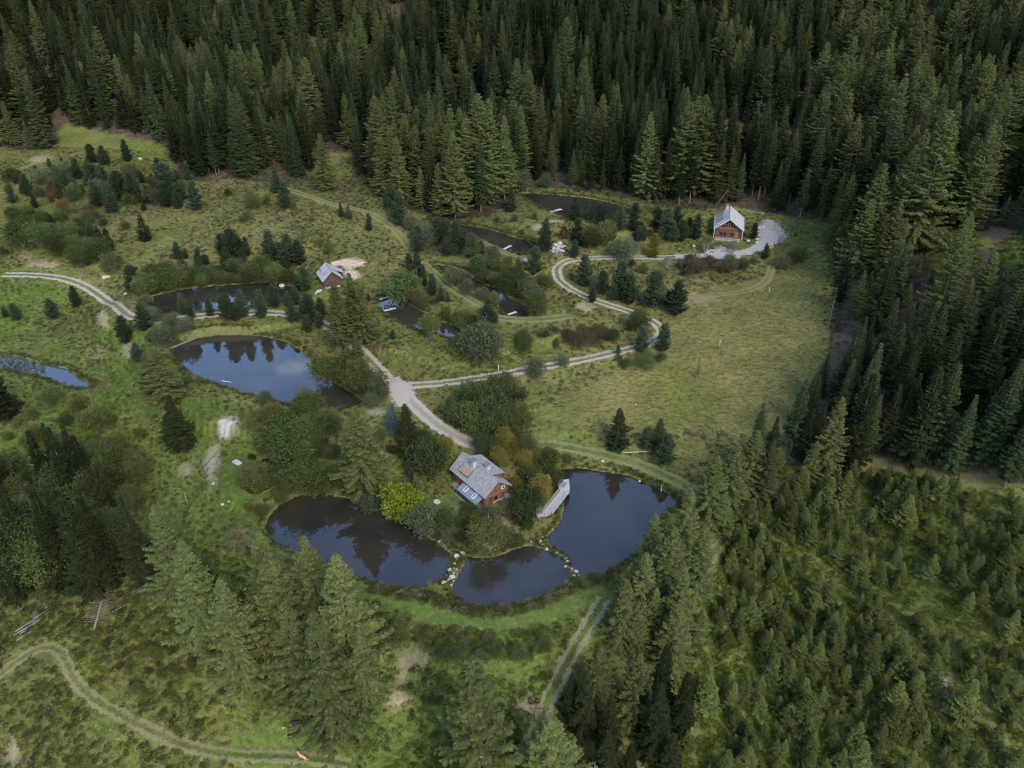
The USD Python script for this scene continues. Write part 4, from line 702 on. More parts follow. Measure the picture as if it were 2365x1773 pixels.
plant(GS, "young_spruce", "spruce", "dark small spruce", "at the head of the upper brown pond", ZC([(1380,310,40)]))
plant(PIN, "stone_pine", "pine", "stone pine", "left of the white rock pile", ZC([(1750,745,440),(1640,985,690),(1760,480,380)]))
plant(GS, "young_spruce", "spruce", "dark spruce", "right of the narrow pond's alders", ZC([(1460,1110,800)]))
# around the upper chalet
plant(PIN, "stone_pine", "pine", "stone pine", "along the near bank of the upper brown pond", ZD([(410,415,170),(680,455,230),(880,515,260),(1030,515,230),(1270,510,270),(1370,595,290),(1480,490,260),(1540,630,410),(1690,610,350),(1610,570,380),(1440,630,430),(1100,580,430),(430,610,400)]))
plant(GS, "young_spruce", "spruce", "dark thin spruce", "on the upper brown pond's near bank", ZD([(550,405,190)]))
plant(["thin_larch"], "larch_sapling", "larch", "slender pale larch", "at the right end of the upper brown pond", ZD([(1170,345,110),(1260,345,170)]), wide=1.3)
plant(ALD, "alder_tree", "tree", "bright green round tree", "above the upper gravel track", ZD([(720,655,410)]), wide=1.1)
plant(ALD, "alder_shrub", "bush", "dark green shrub", "above the upper gravel track", ZD([(560,710,480),(640,680,560)]))
plant(["rust_tree"], "rust_brown_bush", "bush", "rusty brown bush", "right of the white rock pile", ZD([(290,600,470)]), wide=1.2)
plant(PIN, "stone_pine", "pine", "stone pine", "inside the bend of the upper track", ZD([(400,810,620),(500,1100,780),(690,1200,950),(590,1280,1120),(880,1240,850),(980,1290,990),(1240,1330,950),(1480,1410,1060),(830,1260,1130),(1390,1330,1160)]))
plant(WIL, "willow_tree", "tree", "silvery round willow", "beside the upper gravel track", ZD([(900,825,590)]), wide=1.15)
plant(["golden_larch"], "larch_sapling", "larch", "yellow-green narrow sapling", "right of the silvery willow", ZD([(1240,800,550)]), wide=1.3)
plant(DKB, "bush", "bush", "dark green bush", "below the upper gravel track", ZD([(1130,975,870),(1010,900,830),(1550,1000,930)]))
plant(["sparse_tree"], "sparse_tree", "tree", "sparse grey-green tree", "along the track below the chalet", ZD([(1380,935,770),(1780,745,540),(2080,765,600),(1540,935,820)]))
plant(BRB, "brown_bush", "bush", "brownish grey shrub", "on the slope below the chalet", ZD([(1680,975,830),(2040,965,840),(1830,945,800),(1950,960,870),(1740,960,860)]), wide=1.2)
plant(PIN, "stone_pine", "pine", "dark stone pine", "at the right wall of the chalet", [(1740,551,515)])
plant(GS, "young_spruce", "spruce", "small dark spruce", "in the loop of the chalet's gravel drive", [(1766,596,560)])
plant(WIL, "willow_shrub", "bush", "round blue-green willow", "below the chalet's gravel yard", [(1806,620,588)], wide=1.2)
plant(ALD, "alder_shrub", "bush", "light green shrub", "right of the chalet's gravel yard", [(1838,600,566),(1825,612,580)])
plant(DKB, "bush", "bush", "green shrub", "at the bend of the middle track", ZD([(1070,1590,1390),(1110,1470,1350)]), wide=1.2)
plant(["pine_slim"], "stone_pine", "pine", "compact dark stone pine", "inside the bend of the middle track", ZE([(1700,410,205),(1880,405,178),(1500,435,350)]), wide=1.35)
plant(DKB, "bush", "bush", "dark shrub", "just below the middle track", ZE([(1730,565,410),(1850,500,410),(1510,485,440),(1560,560,470),(560,740,600)]))
plant(WIL, "willow_shrub", "bush", "small willow", "standing right at the middle track", ZE([(800,625,470),(1040,535,440)]))
plant(BRB, "brown_bush", "bush", "yellowish brown shrub", "on the slope above the middle track", ZE([(1180,375,220),(1300,340,210),(1080,330,230)]), wide=1.2)
plant(ALD, "alder_shrub", "bush", "green shrub", "on the slope above the middle track", ZE([(1450,320,210),(710,410,270),(880,290,220)]), wide=1.2)
plant(PIN, "stone_pine", "pine", "blue-green stone pine", "in the thicket right of the gravel crossing", ZE([(80,1020,800),(150,1060,900)]))
plant(ALD, "alder_tree", "tree", "dense dark alder", "in the thicket right of the gravel crossing", ZE([(330,1120,830),(480,1105,850),(410,1090,800),(570,1080,830)]), wide=1.1)
plant(BIR, "birch_tree", "tree", "light birch", "at the right end of the thicket by the crossing", ZE([(650,1130,800)]))
plant(GS, "young_spruce", "spruce", "solitary spruce", "in the meadow above the right pond", ZE([(1490,1245,895)]))
plant(GS, "young_spruce", "spruce", "dark spruce of the small clump", "right of the solitary spruce", ZE([(1840,1210,980)]))
plant(PIN, "stone_pine", "pine", "blue-green pine of the small clump", "right of the solitary spruce", ZE([(1740,1235,1060),(1900,1365,1120)]))
plant(["dying_spruce"], "dying_conifer", "tree", "half-bare withering conifer", "alone in the right meadow", ZE([(2170,645,460)]), wide=1.3)
# blue pond and the hollow below it
plant(WIL, "willow_tree", "tree", "small pale willow", "on the near shore of the blue pond", ZF([(810,295,80),(350,240,110)]), wide=1.1)
plant(ALD, "alder_tree", "tree", "leafy alder", "on the right bank of the blue pond", T5([(110,870,690),(40,800,640),(190,900,740),(-60,830,640)]), wide=1.15)
plant(WIL, "willow_shrub", "bush", "pale willow shrub", "at the gravel crossing by the blue pond", T5([(250,930,790),(200,975,890)]))
plant(BIR, "birch_tree", "tree", "brownish green tree", "in the hollow below the blue pond", ZF([(420,440,220),(250,560,340),(540,400,290)]), wide=1.2)
plant(ALD, "alder_tree", "tree", "dark round alder", "in the hollow below the blue pond", ZF([(330,740,560),(510,810,450),(650,830,400),(800,620,350),(970,580,350),(730,840,560),(910,800,600)]), wide=1.1)
plant(ALD, "alder_shrub", "bush", "green shrub", "around the little pool in the hollow", ZF([(1050,830,660),(200,840,770),(980,700,620),(830,930,830)]))
plant(["blue_spruce"], "blue_spruce", "spruce", "silvery blue spruce", "beside the gravel crossing", ZF([(1700,545,240)]))
plant(GS, "young_spruce", "spruce", "olive green spruce", "just right of the silvery blue spruce", ZF([(1850,685,245)]))
plant(DKB, "bush", "bush", "brown-green bush", "beside the track above the log house", ZF([(1985,690,510),(1560,620,520),(1500,760,640)]))
plant(ALD, "alder_tree", "tree", "grey-green leafy tree", "left of the log house", ZF([(2100,1010,640),(1900,860,650),(2010,950,780)]))
plant(["larch_1"], "larch_tree", "larch", "huge spreading larch", "left of the log house by the lower pond", ZF([(1400,1210,270)]), wide=1.35)
plant(ALD, "alder_shrub", "bush", "dense green shrub", "along the upper bank of the lower left pond", ZF([(280,1150,890),(600,1180,960),(770,1180,830),(1000,1205,870),(880,1150,960),(520,1290,1130),(160,1140,960)]), wide=1.15)
plant(WIL, "willow_shrub", "bush", "pale willow", "at the foot of the huge larch", ZF([(1420,1395,1190)]))
plant(["thin_larch"], "larch_sapling", "larch", "wispy larch sapling", "on the lawn left of the log house", ZF([(1950,1175,980)]), wide=1.4)
plant(BIR, "shore_shrub", "bush", "yellow-green shrub", "at the left end of the lower left pond", ZF([(330,1460,1290),(180,1400,1290)]), wide=1.2)
plant(["maple"], "maple_bush", "bush", "bright yellow-green spreading bush", "on the shore left of the log house", ZF([(1780,1440,1170)]))
plant(GLD, "golden_bush", "bush", "small orange bush", "behind the bright yellow-green bush", ZF([(1800,1250,1080)]))
plant(WIL, "willow_shrub", "bush", "dark grey willow", "overhanging the pond below the lawn", ZG([(450,695,440)]), wide=1.25)
plant(ALD, "alder_shrub", "bush", "leafy green shrub", "on the shore in front of the log house", ZG([(690,670,450),(790,650,530),(990,710,550),(1300,760,620),(1400,840,700),(870,790,680),(1040,830,700),(1180,620,520)]))
plant(["weeping_birch"], "weeping_birch", "tree", "drooping birch with white stems", "leaning over the middle pond", ZG([(1150,880,540)]), wide=1.05)
plant(GLD, "golden_bush", "bush", "golden yellow bush", "between the log house and the footbridge", ZG([(1450,560,460)]))
plant(ALD, "alder_tree", "tree", "dark grey-green tree", "between the log house and the footbridge", ZG([(1540,570,240)]))
plant(GLD, "golden_tree", "tree", "golden leafy tree", "right beside the footbridge", ZG([(1700,385,60),(1440,250,90)]))
plant(ALD, "alder_tree", "tree", "dark leafy tree", "behind the log house's right gable", ZE([(370,1300,1120),(900,1450,1260),(770,1570,1400),(960,1560,1400)]))
plant(GLD, "golden_tree", "tree", "golden-green tree", "behind the log house's roof", ZE([(540,1250,1040),(500,1400,1210),(700,1410,1240),(620,1330,1180)]))
plant(GLD, "golden_bush", "bush", "golden bush", "at the back left corner of the log house", ZE([(40,1270,1130)]))
plant(DKB, "bush", "bush", "glossy green bush", "between the grassy track and the right pond", ZE([(1080,1360,1280),(950,1330,1260)]))
plant(LAR, "larch_tree", "larch", "tall feathery larch", "beside the gravel track right of the blue pond", DD([(738,752,605),(790,748,612),(770,738,590),(775,800,722)]), wide=1.15)
plant(ALD, "alder_tree", "tree", "leafy alder", "at the left end of the row pond", T4([(1010,228,60),(1060,222,40),(955,255,110),(1115,216,60),(985,240,90)]), wide=1.2)
plant(DKB, "bush", "bush", "bush overhanging the bank", "at the row pond's left tip", T4([(930,330,260),(1000,385,320),(1060,400,330)]), wide=1.3)
def thicket(px, step, seed, kinds_, h0, h1, name, cat, what, where, wide=1.1):
    """Shrubs of one patch that nothing tells apart."""
    g = np.random.default_rng(seed); pg = region(px).difference(WATER.buffer(.4)).difference(ROADS.buffer(.6)).difference(PADS); P2 = poisson(pg, step, .45, seed); P = np.c_[P2, ground(P2[:, 0], P2[:, 1])]
    for i in range(len(P)): place(kinds_[g.integers(len(kinds_))], P[i], g.uniform(h0, h1), g.uniform(0, 360), name, f"{what} {where}", cat, f"{what} {where}", wide=wide * g.uniform(.8, 1.25))
thicket(ZA([(60,520),(700,420),(1500,500),(1900,560),(2150,800),(1300,860),(700,760),(300,700)]), 5.0, 301, DKB + PIN + WIL + PIN, 2, 6.5, "hillside_shrub", "bush", "leafy shrub", "between the pines of the left hillside thicket")
thicket(ZA([(60,900),(600,950),(1100,1000),(1250,1300),(1100,1450),(800,1430),(500,1150),(100,1200)]), 5.0, 302, DKB + ALD + PIN, 2, 5.5, "thicket_shrub", "bush", "dense dark shrub", "in the lower part of the left thicket")
thicket(ZB([(0,1050),(900,1030),(1300,1080),(1280,1260),(900,1250),(500,1270),(0,1340)]), 4.2, 303, ALD + WIL + PIN, 2.5, 6.5, "bank_alder", "tree", "crowded alder", "overhanging the far side of the row pond")
thicket(ZC([(1000,700),(1500,900),(1750,1150),(1700,1400),(1560,1250),(1200,1050),(900,850)]), 4.2, 304, ALD + WIL, 2.5, 5.5, "bank_shrub", "bush", "grey-green shrub", "along the far bank of the narrow pond")
thicket(ZC([(260,500),(560,600),(1000,780),(900,840),(560,700),(300,650)]), 4.5, 305, ALD + DKB, 2, 5, "bank_shrub", "bush", "dark shrub", "between the pines of the middle brown pond")
thicket(ZC([(150,1000),(350,960),(620,1300),(800,1380),(700,1500),(450,1400),(250,1260)]), 4.5, 306, ALD + BRB + DKB, 1.5, 4, "bank_shrub", "bush", "mixed shrub", "on the far bank of the jetty pond")
thicket(ZD([(330,560),(900,520),(1700,560),(1760,660),(1300,680),(700,640),(350,680)]), 5.0, 307, ALD + WIL + PIN, 2, 5.5, "grove_shrub", "bush", "young green shrub", "in the grove left of the chalet")
thicket(ZD([(1450,830),(2300,820),(2400,900),(2100,1000),(1500,990)]), 5.0, 308, BRB + WIL, 1.5, 4, "slope_shrub", "bush", "twiggy grey-brown shrub", "on the bank under the chalet's drive")
thicket(ZF([(150,420),(800,380),(1100,560),(1150,860),(700,900),(150,800)]), 5.0, 309, ALD + BIR, 3, 6.5, "hollow_tree", "tree", "round leafy tree", "in the hollow between blue pond and lower left pond")
thicket(ZF([(60,950),(600,930),(1100,900),(1160,1150),(700,1150),(100,1180)]), 4.2, 310, ALD + BIR + WIL, 2, 4.5, "bank_shrub", "bush", "yellow-green shrub", "on the upper bank of the lower left pond")
thicket(ZF([(1450,600),(2050,650),(2200,1000),(2000,1060),(1700,900),(1500,800)]), 5.0, 311, ALD + WIL + BIR, 2, 5, "garden_shrub", "bush", "leafy shrub", "between the huge larch and the log house")
thicket(ZG([(520,520),(900,480),(1500,600),(1680,700),(1500,800),(1000,860),(760,820),(600,680)]), 2.9, 312, WIL + BIR + ALD, 1.5, 3.6, "island_shrub", "bush", "light green shrub", "crowding the peninsula before the log house")
thicket(ZE([(100,900),(700,820),(760,1060),(400,1130),(100,1040)]), 4.2, 313, ALD, 4, 8, "crossing_alder", "tree", "dark alder", "in the clump right of the gravel crossing")
thicket(ZE([(300,1120),(700,1150),(1000,1260),(1000,1420),(700,1500),(560,1400)]), 4.2, 314, ALD + BIR + GLD, 3, 5.5, "garden_tree", "tree", "green and golden leafy tree", "behind the log house towards the right pond")
thicket(ZE([(700,180),(1500,200),(1600,300),(1300,350),(800,400)]), 6.0, 315, BRB + DKB + BIR, 1.2, 3, "slope_shrub", "bush", "low scrub bush", "on the slope above the middle track")
thicket(ZE([(100,100),(700,150),(700,420),(300,560),(100,400)]), 6.0, 316, BRB + WIL + DKB, 1.2, 3.2, "slope_shrub", "bush", "low mixed bush", "on the slope left of the middle track")
thicket(T4([(0,1000),(700,950),(1000,1150),(900,1500),(300,1350),(0,1300)]), 6.0, 317, ALD + BIR + DKB, 2, 5.5, "scrub_tree", "tree", "small olive scrub tree", "on the left slope above the mixed wood")
thicket(DD([(-20,1040),(150,990),(320,1060),(320,1240),(200,1260),(-20,1300)]), 6.5, 318, BIG, 7, 13, "wood_tree", "tree", "grey-green wood tree", "filling the mixed wood at the left")
thicket(T8([(330,760),(900,830),(1380,770),(1450,800),(1300,930),(700,990),(400,900)]), 4.2, 319, DKB + WIL, .7, 1.7, "slope_bush", "bush", "weedy low bush", "on the outer slope of the dam")
thicket(T7([(500,560),(1500,700),(1700,1100),(1300,1300),(700,1050),(500,800)]), 6.5, 320, BIR + BRB, .8, 1.7, "meadow_bush", "bush", "weedy bush", "in the rough meadow below the left wood")
thicket(T4([(950,620),(1100,640),(1500,900),(1600,960),(1400,950),(1100,800)]), 7, 321, WIL, 1, 2, "dam_bush", "bush", "small willow bush", "on the dam of the blue pond")
# left wood and the larches below the dam
plant(LAR, "larch_tree", "larch", "pale wispy larch", "on the slope below the left gravel track", T4([(1080,960,590),(1010,900,620)]), wide=1.7)
plant(SPR[4:], "spruce_tree", "spruce", "olive brown spruce", "in front of the pale wispy larch", T4([(1180,1270,900)]), wide=1.8)
plant(["dark_spruce_0"], "spruce_tree", "spruce", "dark spruce", "at the left picture edge by the small left pond", T4([(40,1050,580)]), wide=1.2)
plant(DSP, "spruce_tree", "spruce", "pointed blackish spruce", "in the left-edge wood level with the lower ponds", DD([(118,1085,930),(168,1105,922),(208,1090,940),(78,1238,1050),(150,1262,1058),(236,1258,1072),(20,1130,955),(40,1290,1090)]), wide=1.1)
plant(DSP, "spruce_tree", "spruce", "dark shaggy spruce", "in the mixed wood at the left", T4([(390,1410,1080),(520,1440,1090)]) + T7([(620,515,-90),(700,480,-60),(430,480,-20)]), wide=1.1)
plant(SPR[4:], "spruce_tree", "spruce", "tall columnar spruce", "at the right end of the left wood", T7([(960,490,-100)]), wide=1.1)
plant(BIG, "alder_tree", "tree", "grey-green broad tree", "in the mixed wood at the left", T4([(700,1650,1340),(560,1720,1480),(350,1520,1390),(150,1680,1420),(250,1640,1450),(80,1500,1380)]) + T7([(230,440,0),(100,330,-90),(330,480,130),(40,470,200)]), wide=1.1)
plant(BIR, "birch_tree", "tree", "olive green tree", "in the scrub above the left wood", T4([(250,1250,1100),(640,1150,950),(780,1330,1150),(900,1480,1300),(520,1020,900)]), wide=1.2)
plant(LAR, "larch_tree", "larch", "tall yellow-green larch", "in the grove below the pond's dam", DD([(395,1305,1092),(455,1400,1172),(535,1490,1255),(600,1345,1150),(625,1425,1195),(690,1360,1160),(660,1530,1300),(725,1590,1325),(768,1480,1200),(795,1525,1360),(585,1385,1230),(430,1330,1200),(510,1370,1240)]), wide=1.15)
plant(["larch_2"], "larch_tree", "larch", "big larch with pale branches", "at the bottom edge between the two tracks", DD([(1035,1725,1420)]), wide=1.25)
plant(["larch_0"], "larch_tree", "larch", "rounded yellowish larch", "at the bottom edge right of the rutted track", DD([(1185,1745,1555)]), wide=1.5)
plant(LAR, "larch_tree", "larch", "yellow-green larch", "along the right shore of the right pond", DD([(1400,1245,1110),(1470,1205,1055),(1525,1140,985),(1568,1110,960),(1610,1075,930),(1435,1310,1140),(1380,1345,1195),(1340,1400,1255),(1500,1290,1140),(1455,1390,1230)]), wide=1.1)
plant(SPR, "spruce_tree", "spruce", "bushy spruce", "at the meadow's lower corner by the right forest", DD([(1622,1020,870),(1645,1085,950),(1660,1000,900)]), wide=1.15)
plant(LAR, "larch_tree", "larch", "light green larch", "in the lower right grove beside the rutted track", T8([(1850,640,330),(2050,620,300),(2000,830,500),(1900,930,640),(2120,1020,600),(1880,1370,920),(1640,1270,880)]), wide=1.15)
plant(DSP, "spruce_tree", "spruce", "dark spruce", "in the lower right grove beside the rutted track", T8([(2050,1270,860),(1560,1420,1030),(1720,1520,1190),(2010,1570,1120),(1700,1730,1420),(2110,1730,1440),(1850,1720,1500),(1530,1680,1440),(1940,1400,1130),(2180,1420,1040),(1480,1330,1050),(1400,1560,1300)]), wide=1.2)
plant(LAR, "larch_tree", "larch", "pale larch", "rising from the brown pond's forest edge", T2([(740,1420,850),(960,1290,640),(1060,1250,790),(1110,1190,800)]), wide=1.1)
plant(LAR, "larch_tree", "larch", "pale larch", "before the forest above the pale meadow path", T1([(2110,1230,860)]), wide=1.1)
plant(LAR, "larch_tree", "larch", "pale tall larch", "at the left front of the right forest", T6([(920,1400,920),(820,1440,1200)]) + T3([(960,1640,1280)]), wide=1.1)
plant(["dead_tree_0", "dead_tree_1"], "dead_tree", "tree", "bare grey dead conifer", "standing among the spruces of the far hillside", T2([(2110,470,210),(2160,480,200),(2190,480,210)]))
plant(["bare_birch"], "bare_tree", "tree", "thin bare whitish tree", "before the forest by the middle brown pond", T2([(530,1290,1130),(560,1330,1120),(585,1340,1140),(605,1290,1180)]))
plant(["spruce_3", "spruce_0", "spruce_1", "dark_spruce_1"], "spruce_tree", "spruce", "tall spruce", "in the front row of the right forest above the plantation", T6([(700,1280,800),(1080,1365,760),(1290,1270,830),(1480,1330,720),(1735,1395,900),(1600,1300,700),(1900,1340,800),(2085,1495,1000),(1180,1290,900),(2010,1300,720),(2180,1420,760),(1400,1240,760)]), wide=1.15)
plant(["brown_snag"], "dead_tree", "tree", "leaning bare grey trunk", "at the front of the right forest", T6([(940,480,180)]) )
plant(["dead_tree_1"], "dead_tree", "tree", "bare pale snag", "at the right forest's front by the chalet meadow", T3([(985,1540,1385)]))
plant(WIL, "willow_tree", "tree", "silvery willow", "at the upper brown pond's forest edge", T2([(1150,1220,1090),(1330,1210,1130)]), wide=1.2)
plant(DKB, "bush", "bush", "dark low bush", "on the slope below the dam", T8([(650,930,860),(760,950,890),(1000,910,850),(1150,950,890),(1320,890,830),(350,830,730)]), wide=1.3)
plant(BIR, "olive_bush", "bush", "olive weedy bush", "in the lower left meadow", T7([(1000,960,880),(900,1180,1110),(1500,1120,1050),(1650,1080,1010)]), wide=1.3)
plant(YNG, "young_conifer", "young conifer", "young conifer", "along the path at the right forest's foot", T6([(300,1480,1290),(220,1620,1430),(420,1600,1440),(520,1480,1330),(600,1400,1250),(250,1760,1560),(120,1720,1560)]), wide=1.3)

# ------------------------------------------------------------------ low growth, too fine to count
g6 = np.random.default_rng(66)
def spread(area, step, seed, keep=None):
    P2 = poisson(area, step, .5, seed); z = ground(P2[:, 0], P2[:, 1]); P = np.c_[P2, z]; a = proj(P)
    ok = (a[:, 0] > -80) & (a[:, 0] < 2445) & (a[:, 1] > -20) & (a[:, 1] < 1850)
    P = P[ok]; return P if keep is None else P[keep(P)]
CLEAR = region(DD([(-80,1740),(-80,300),(700,330),(1130,390),(1800,450),(1830,640),(1760,850),(1730,1030),(2300,1060),(2300,1740)])).difference(WATER.buffer(.5)).difference(ROADS).difference(PADS.buffer(-1.5)).difference(shapely.union_all(BARE))
LAWN = shapely.union_all([region(DD([(822,1275),(960,1318),(1080,1325),(1210,1298),(1300,1258),(1312,1275),(1230,1330),(1080,1358),(940,1348),(830,1308)])), region(ell(DD, (600,1610), 100, 50)), region(DD([(905,1100),(985,1065),(1000,1105),(960,1135),(912,1125)]))])
SMOOTH = region(DD([(1440,640),(1780,540),(1780,800),(1690,940),(1480,930),(1250,900),(1200,860),(1420,760)]))
nn = lambda P, sc, sd: meshkit.fbm(np.c_[P[:, :2] / sc, np.zeros(len(P))], 3, sd)
def carpet(name, kinds_, P, s0, s1, label, cat):
    n = len(P); s = g6.uniform(s0, s1, n); scatter(name, kinds_, P, np.c_[s, s, s * g6.uniform(.7, 1.2, n)], g6.uniform(0, 6.28, n), g6.integers(0, len(kinds_), n), label, cat)
meadow = CLEAR.difference(PLANT).difference(LAWN)
carpet("meadow_grass", [f"grass_{i}" for i in range(3)], spread(meadow, .85, 71), .35, .85, "rough yellow-green grass of the meadows around the ponds", "grass")
carpet("lawn_grass", ["mown_0", "mown_1"], spread(LAWN, 1.0, 72), .7, 1.2, "short bright green grass on dam and lawns", "grass")
carpet("meadow_herbs", [f"herb_{i}" for i in range(3)], spread(meadow.difference(SMOOTH), 1.7, 73, lambda P: nn(P, 9, 5) + .22 * g6.random(len(P)) > .64), .35, .9, "clumped dark herbs in the meadows around the ponds", "herbs")
low = region(DD([(-80,1260),(300,1260),(600,1250),(820,1300),(1000,1360),(1200,1350),(1290,1300),(1200,1500),(1120,1740),(-80,1740)])).difference(LAWN.buffer(1)).difference(ROADS).difference(shapely.union_all(BARE))
carpet("slope_herbs", [f"herb_{i}" for i in range(3)] + ["fern_0"], spread(low, 1.15, 74, lambda P: nn(P, 7, 6) + .3 * g6.random(len(P)) > .52), .6, 1.35, "tall weeds and herbs on the slope below the dam", "herbs")
carpet("brown_weeds", ["brown_weed_0", "brown_weed_1"], spread(meadow.difference(SMOOTH), 1.6, 81, lambda P: (nn(P, 8, 12) + .25 * g6.random(len(P)) > .66)), .5, 1.2, "brownish seed heads and weeds in patches of the meadows", "weeds")
carpet("pale_herbs", ["pale_herb_0", "pale_herb_1"], spread(meadow.difference(SMOOTH), 1.7, 82, lambda P: (nn(P, 10, 13) + .25 * g6.random(len(P)) > .68)), .4, 1.1, "pale green leafy herbs in patches of the meadows", "herbs")
carpet("plantation_ferns", [f"fern_{i}" for i in range(3)], spread(PLANT.difference(ROADS), 1.15, 75), .6, 1.4, "bright green ferns and weeds between the plantation conifers", "ferns")
shore = shapely.union_all([POLY[k].buffer(1.6).difference(POLY[k].buffer(.1)) for k in ("blue", "low", "mid", "right", "hpond", "ipond", "jpond", "row", "far", "left")]).difference(ROADS)
carpet("shore_reeds", ["reed_0", "reed_1", "pale_herb_0", "herb_0"], spread(shore, .7, 76, lambda P: nn(P, 5, 8) + .3 * g6.random(len(P)) > .44), .45, 1.0, "yellowish reeds and rushes fringing the ponds", "reeds")
damtop = LineString(drop(T8([(230,500),(440,540),(560,560),(700,590),(800,640),(950,650),(1100,640),(1250,600),(1400,540),(1500,480),(1600,450),(1750,400)]))[:, :2]).buffer(1.15)
carpet("dam_herbs", ["pale_herb_0", "pale_herb_1", "herb_1", "reed_0"], spread(damtop.difference(WATER), .62, 77), .7, 1.5, "bushy pale herbs along the lower ponds' dam", "herbs")
glade = shapely.union_all([g_.buffer(1) for g_ in GLADES]).difference(ROADS)
carpet("glade_ferns", ["fern_0", "fern_1", "herb_1", "grass_0"], spread(glade, 1.1, 85), .5, 1.3, "rank green ferns and grass in the forest clearings", "ferns")
weedy = POLY["left"].intersection(region(T4([(-90,600),(290,600),(285,800),(-90,800)])))
Pw = spread(weedy, .7, 83); Pw[:, 2] = LEVEL["left"] - .1; carpet("pond_weeds", ["reed_0", "brown_weed_0", "reed_1"], Pw, .4, .8, "brownish water weeds choking the left half of the small left pond", "reeds")
edgewood = FOREST.buffer(-.5).difference(FOREST.buffer(-22)).intersection(region(DD([(-80,250),(2300,250),(2300,1100),(-80,1100)])))
carpet("forest_undergrowth", ["brown_weed_0", "herb_0", "fern_0", "brown_weed_1"], spread(edgewood, 1.9, 84), .5, 1.2, "brownish undergrowth and litter along the forest edge", "undergrowth")
carpet("white_flowers", ["floret_0"], spread(meadow, 3.0, 78, lambda P: (nn(P, 6, 9) > .62) & (proj(P)[:, 1] > 900)), .5, 1.1, "tiny white flower heads dotted over the lower meadows", "flowers")
carpet("yellow_flowers", ["floret_1"], spread(CLEAR.difference(LAWN), 1.6, 79, lambda P: (nn(P, 5, 10) > .60) & (proj(P)[:, 1] > 1150)), .6, 1.2, "tiny yellow flowers dotted over slope and plantation", "flowers")
# ------------------------------------------------------------------ the three houses
def shingles(quad, nx, ny, g, t=.05, gap=.0):             # quad: eave a, eave b, ridge b, ridge a; courses overlap upward
    q = np.asarray(quad, float); n = np.cross(q[1] - q[0], q[3] - q[0]); n /= np.linalg.norm(n); n = n if n[2] > 0 else -n
    P = lambda u, v: (q[0] * (1 - u) + q[1] * u) * (1 - v) + (q[3] * (1 - u) + q[2] * u) * v
    vs, fs = [], []; k = 0
    for j in range(ny):
        cuts = np.clip((np.arange(nx + 1) + g.uniform(-.3, .3, nx + 1) + (.5 if j % 2 else 0)) / nx, 0, 1); cuts[0], cuts[-1] = 0, 1
        for i in range(nx):
            u0, u1 = cuts[i], cuts[i + 1] - .04 / nx
            if u1 - u0 < .2 / nx: continue
            v0 = j / ny - (g.uniform(0, .12) / ny if j else .15 / ny); v1 = min((j + 1.25) / ny, 1.0); lo = t * g.uniform(1.3, 2.3); hi = t * .55
            a = [P(u0, v0) + n * lo, P(u1, v0) + n * lo, P(u1, v1) + n * hi, P(u0, v1) + n * hi, P(u0, v0) + n * .012, P(u1, v0) + n * .012]
            vs += a; fs += [[k, k + 1, k + 2], [k, k + 2, k + 3], [k + 4, k + 5, k + 1], [k + 4, k + 1, k], [k + 4, k, k + 3], [k + 5, k + 2, k + 1]]; k += 6
    return trimesh.Trimesh(np.array(vs), np.array(fs), process=False)
def roof_slope(parent, quad, mat, g, nx, ny, name="roof_slope", t=.10):
    s = mesh(name, slab(quad, t), MAT["shinglebase"] if mat != "metal" else MAT["metal"], parent)
    if mat != "metal": mesh("shingles", shingles(quad, nx, ny, g), MAT[mat], s, kind="stuff")
    return s
def logs(a, b, z0, z1, r=.15, over=.22, z_of=None):       # a stack of round logs from a to b, courses up to z1
    a, b = np.asarray(a, float), np.asarray(b, float); d = (b - a) / np.linalg.norm(b - a); ms = []; n = max(1, round((z1 - z0) / (2 * r * .93)))
    for i in range(n):
        z = z0 + (i + .5) * (z1 - z0) / n; p, q = a - d * over, b + d * over
        if z_of is not None:
            s = z_of(z)
            if s is None: continue
            p, q = a + (b - a) * s[0], a + (b - a) * s[1]
        ms.append(bar([*p, z], [*q, z], r, 8))
    return cat_m(ms)
def window(parent, c, nrm, w, h, frame="white", depth=.07, bars=1, pane="pane"):
    c, nrm = np.asarray(c, float), np.asarray(nrm, float); u = np.array([-nrm[1], nrm[0], 0]); z = np.array([0, 0, 1.0])
    B = lambda cu, cz, wu, wz, d0, d1: slab_box(c + u * cu + z * cz + nrm * (d0 + d1) / 2, u, z, nrm, wu, wz, d1 - d0)
    ms = [B(0, h / 2 - .05, w, .1, 0, depth), B(0, -h / 2 + .05, w, .1, 0, depth), B(-w / 2 + .05, 0, .1, h - .2, 0, depth), B(w / 2 - .05, 0, .1, h - .2, 0, depth)]
    if bars: ms.append(B(0, 0, .05, h - .2, 0, depth * .8))
    x = mesh("window", B(0, 0, w - .06, h - .06, -.02, .012), MAT["slate"], parent)
    mesh("frame", cat_m(ms), MAT[frame], x); mesh("pane", B(0, 0, w - .2, h - .2, .02, .032), MAT[pane], x); return x
def slab_box(c, u, z, n, wu, wz, wn):
    m = trimesh.creation.box([wu, wz, wn]); T = np.eye(4); T[:3, 0], T[:3, 1], T[:3, 2], T[:3, 3] = u, z, np.cross(u, z), c; m.apply_transform(T); return m
def gable_half(hr, he, hw): return lambda z: (None if z > hr - .12 else (0.0, 1.0) if z <= he else (.5 - .5 * (hr - z) / (hr - he), .5 + .5 * (hr - z) / (hr - he)))
def cabin(key, name, label, group=None):
    h = HOUSE[key]; g_ = h["g"]; return thing(name, label, "house", (*h["c"], g_), h["a"] - 90, group)
gh = np.random.default_rng(99)
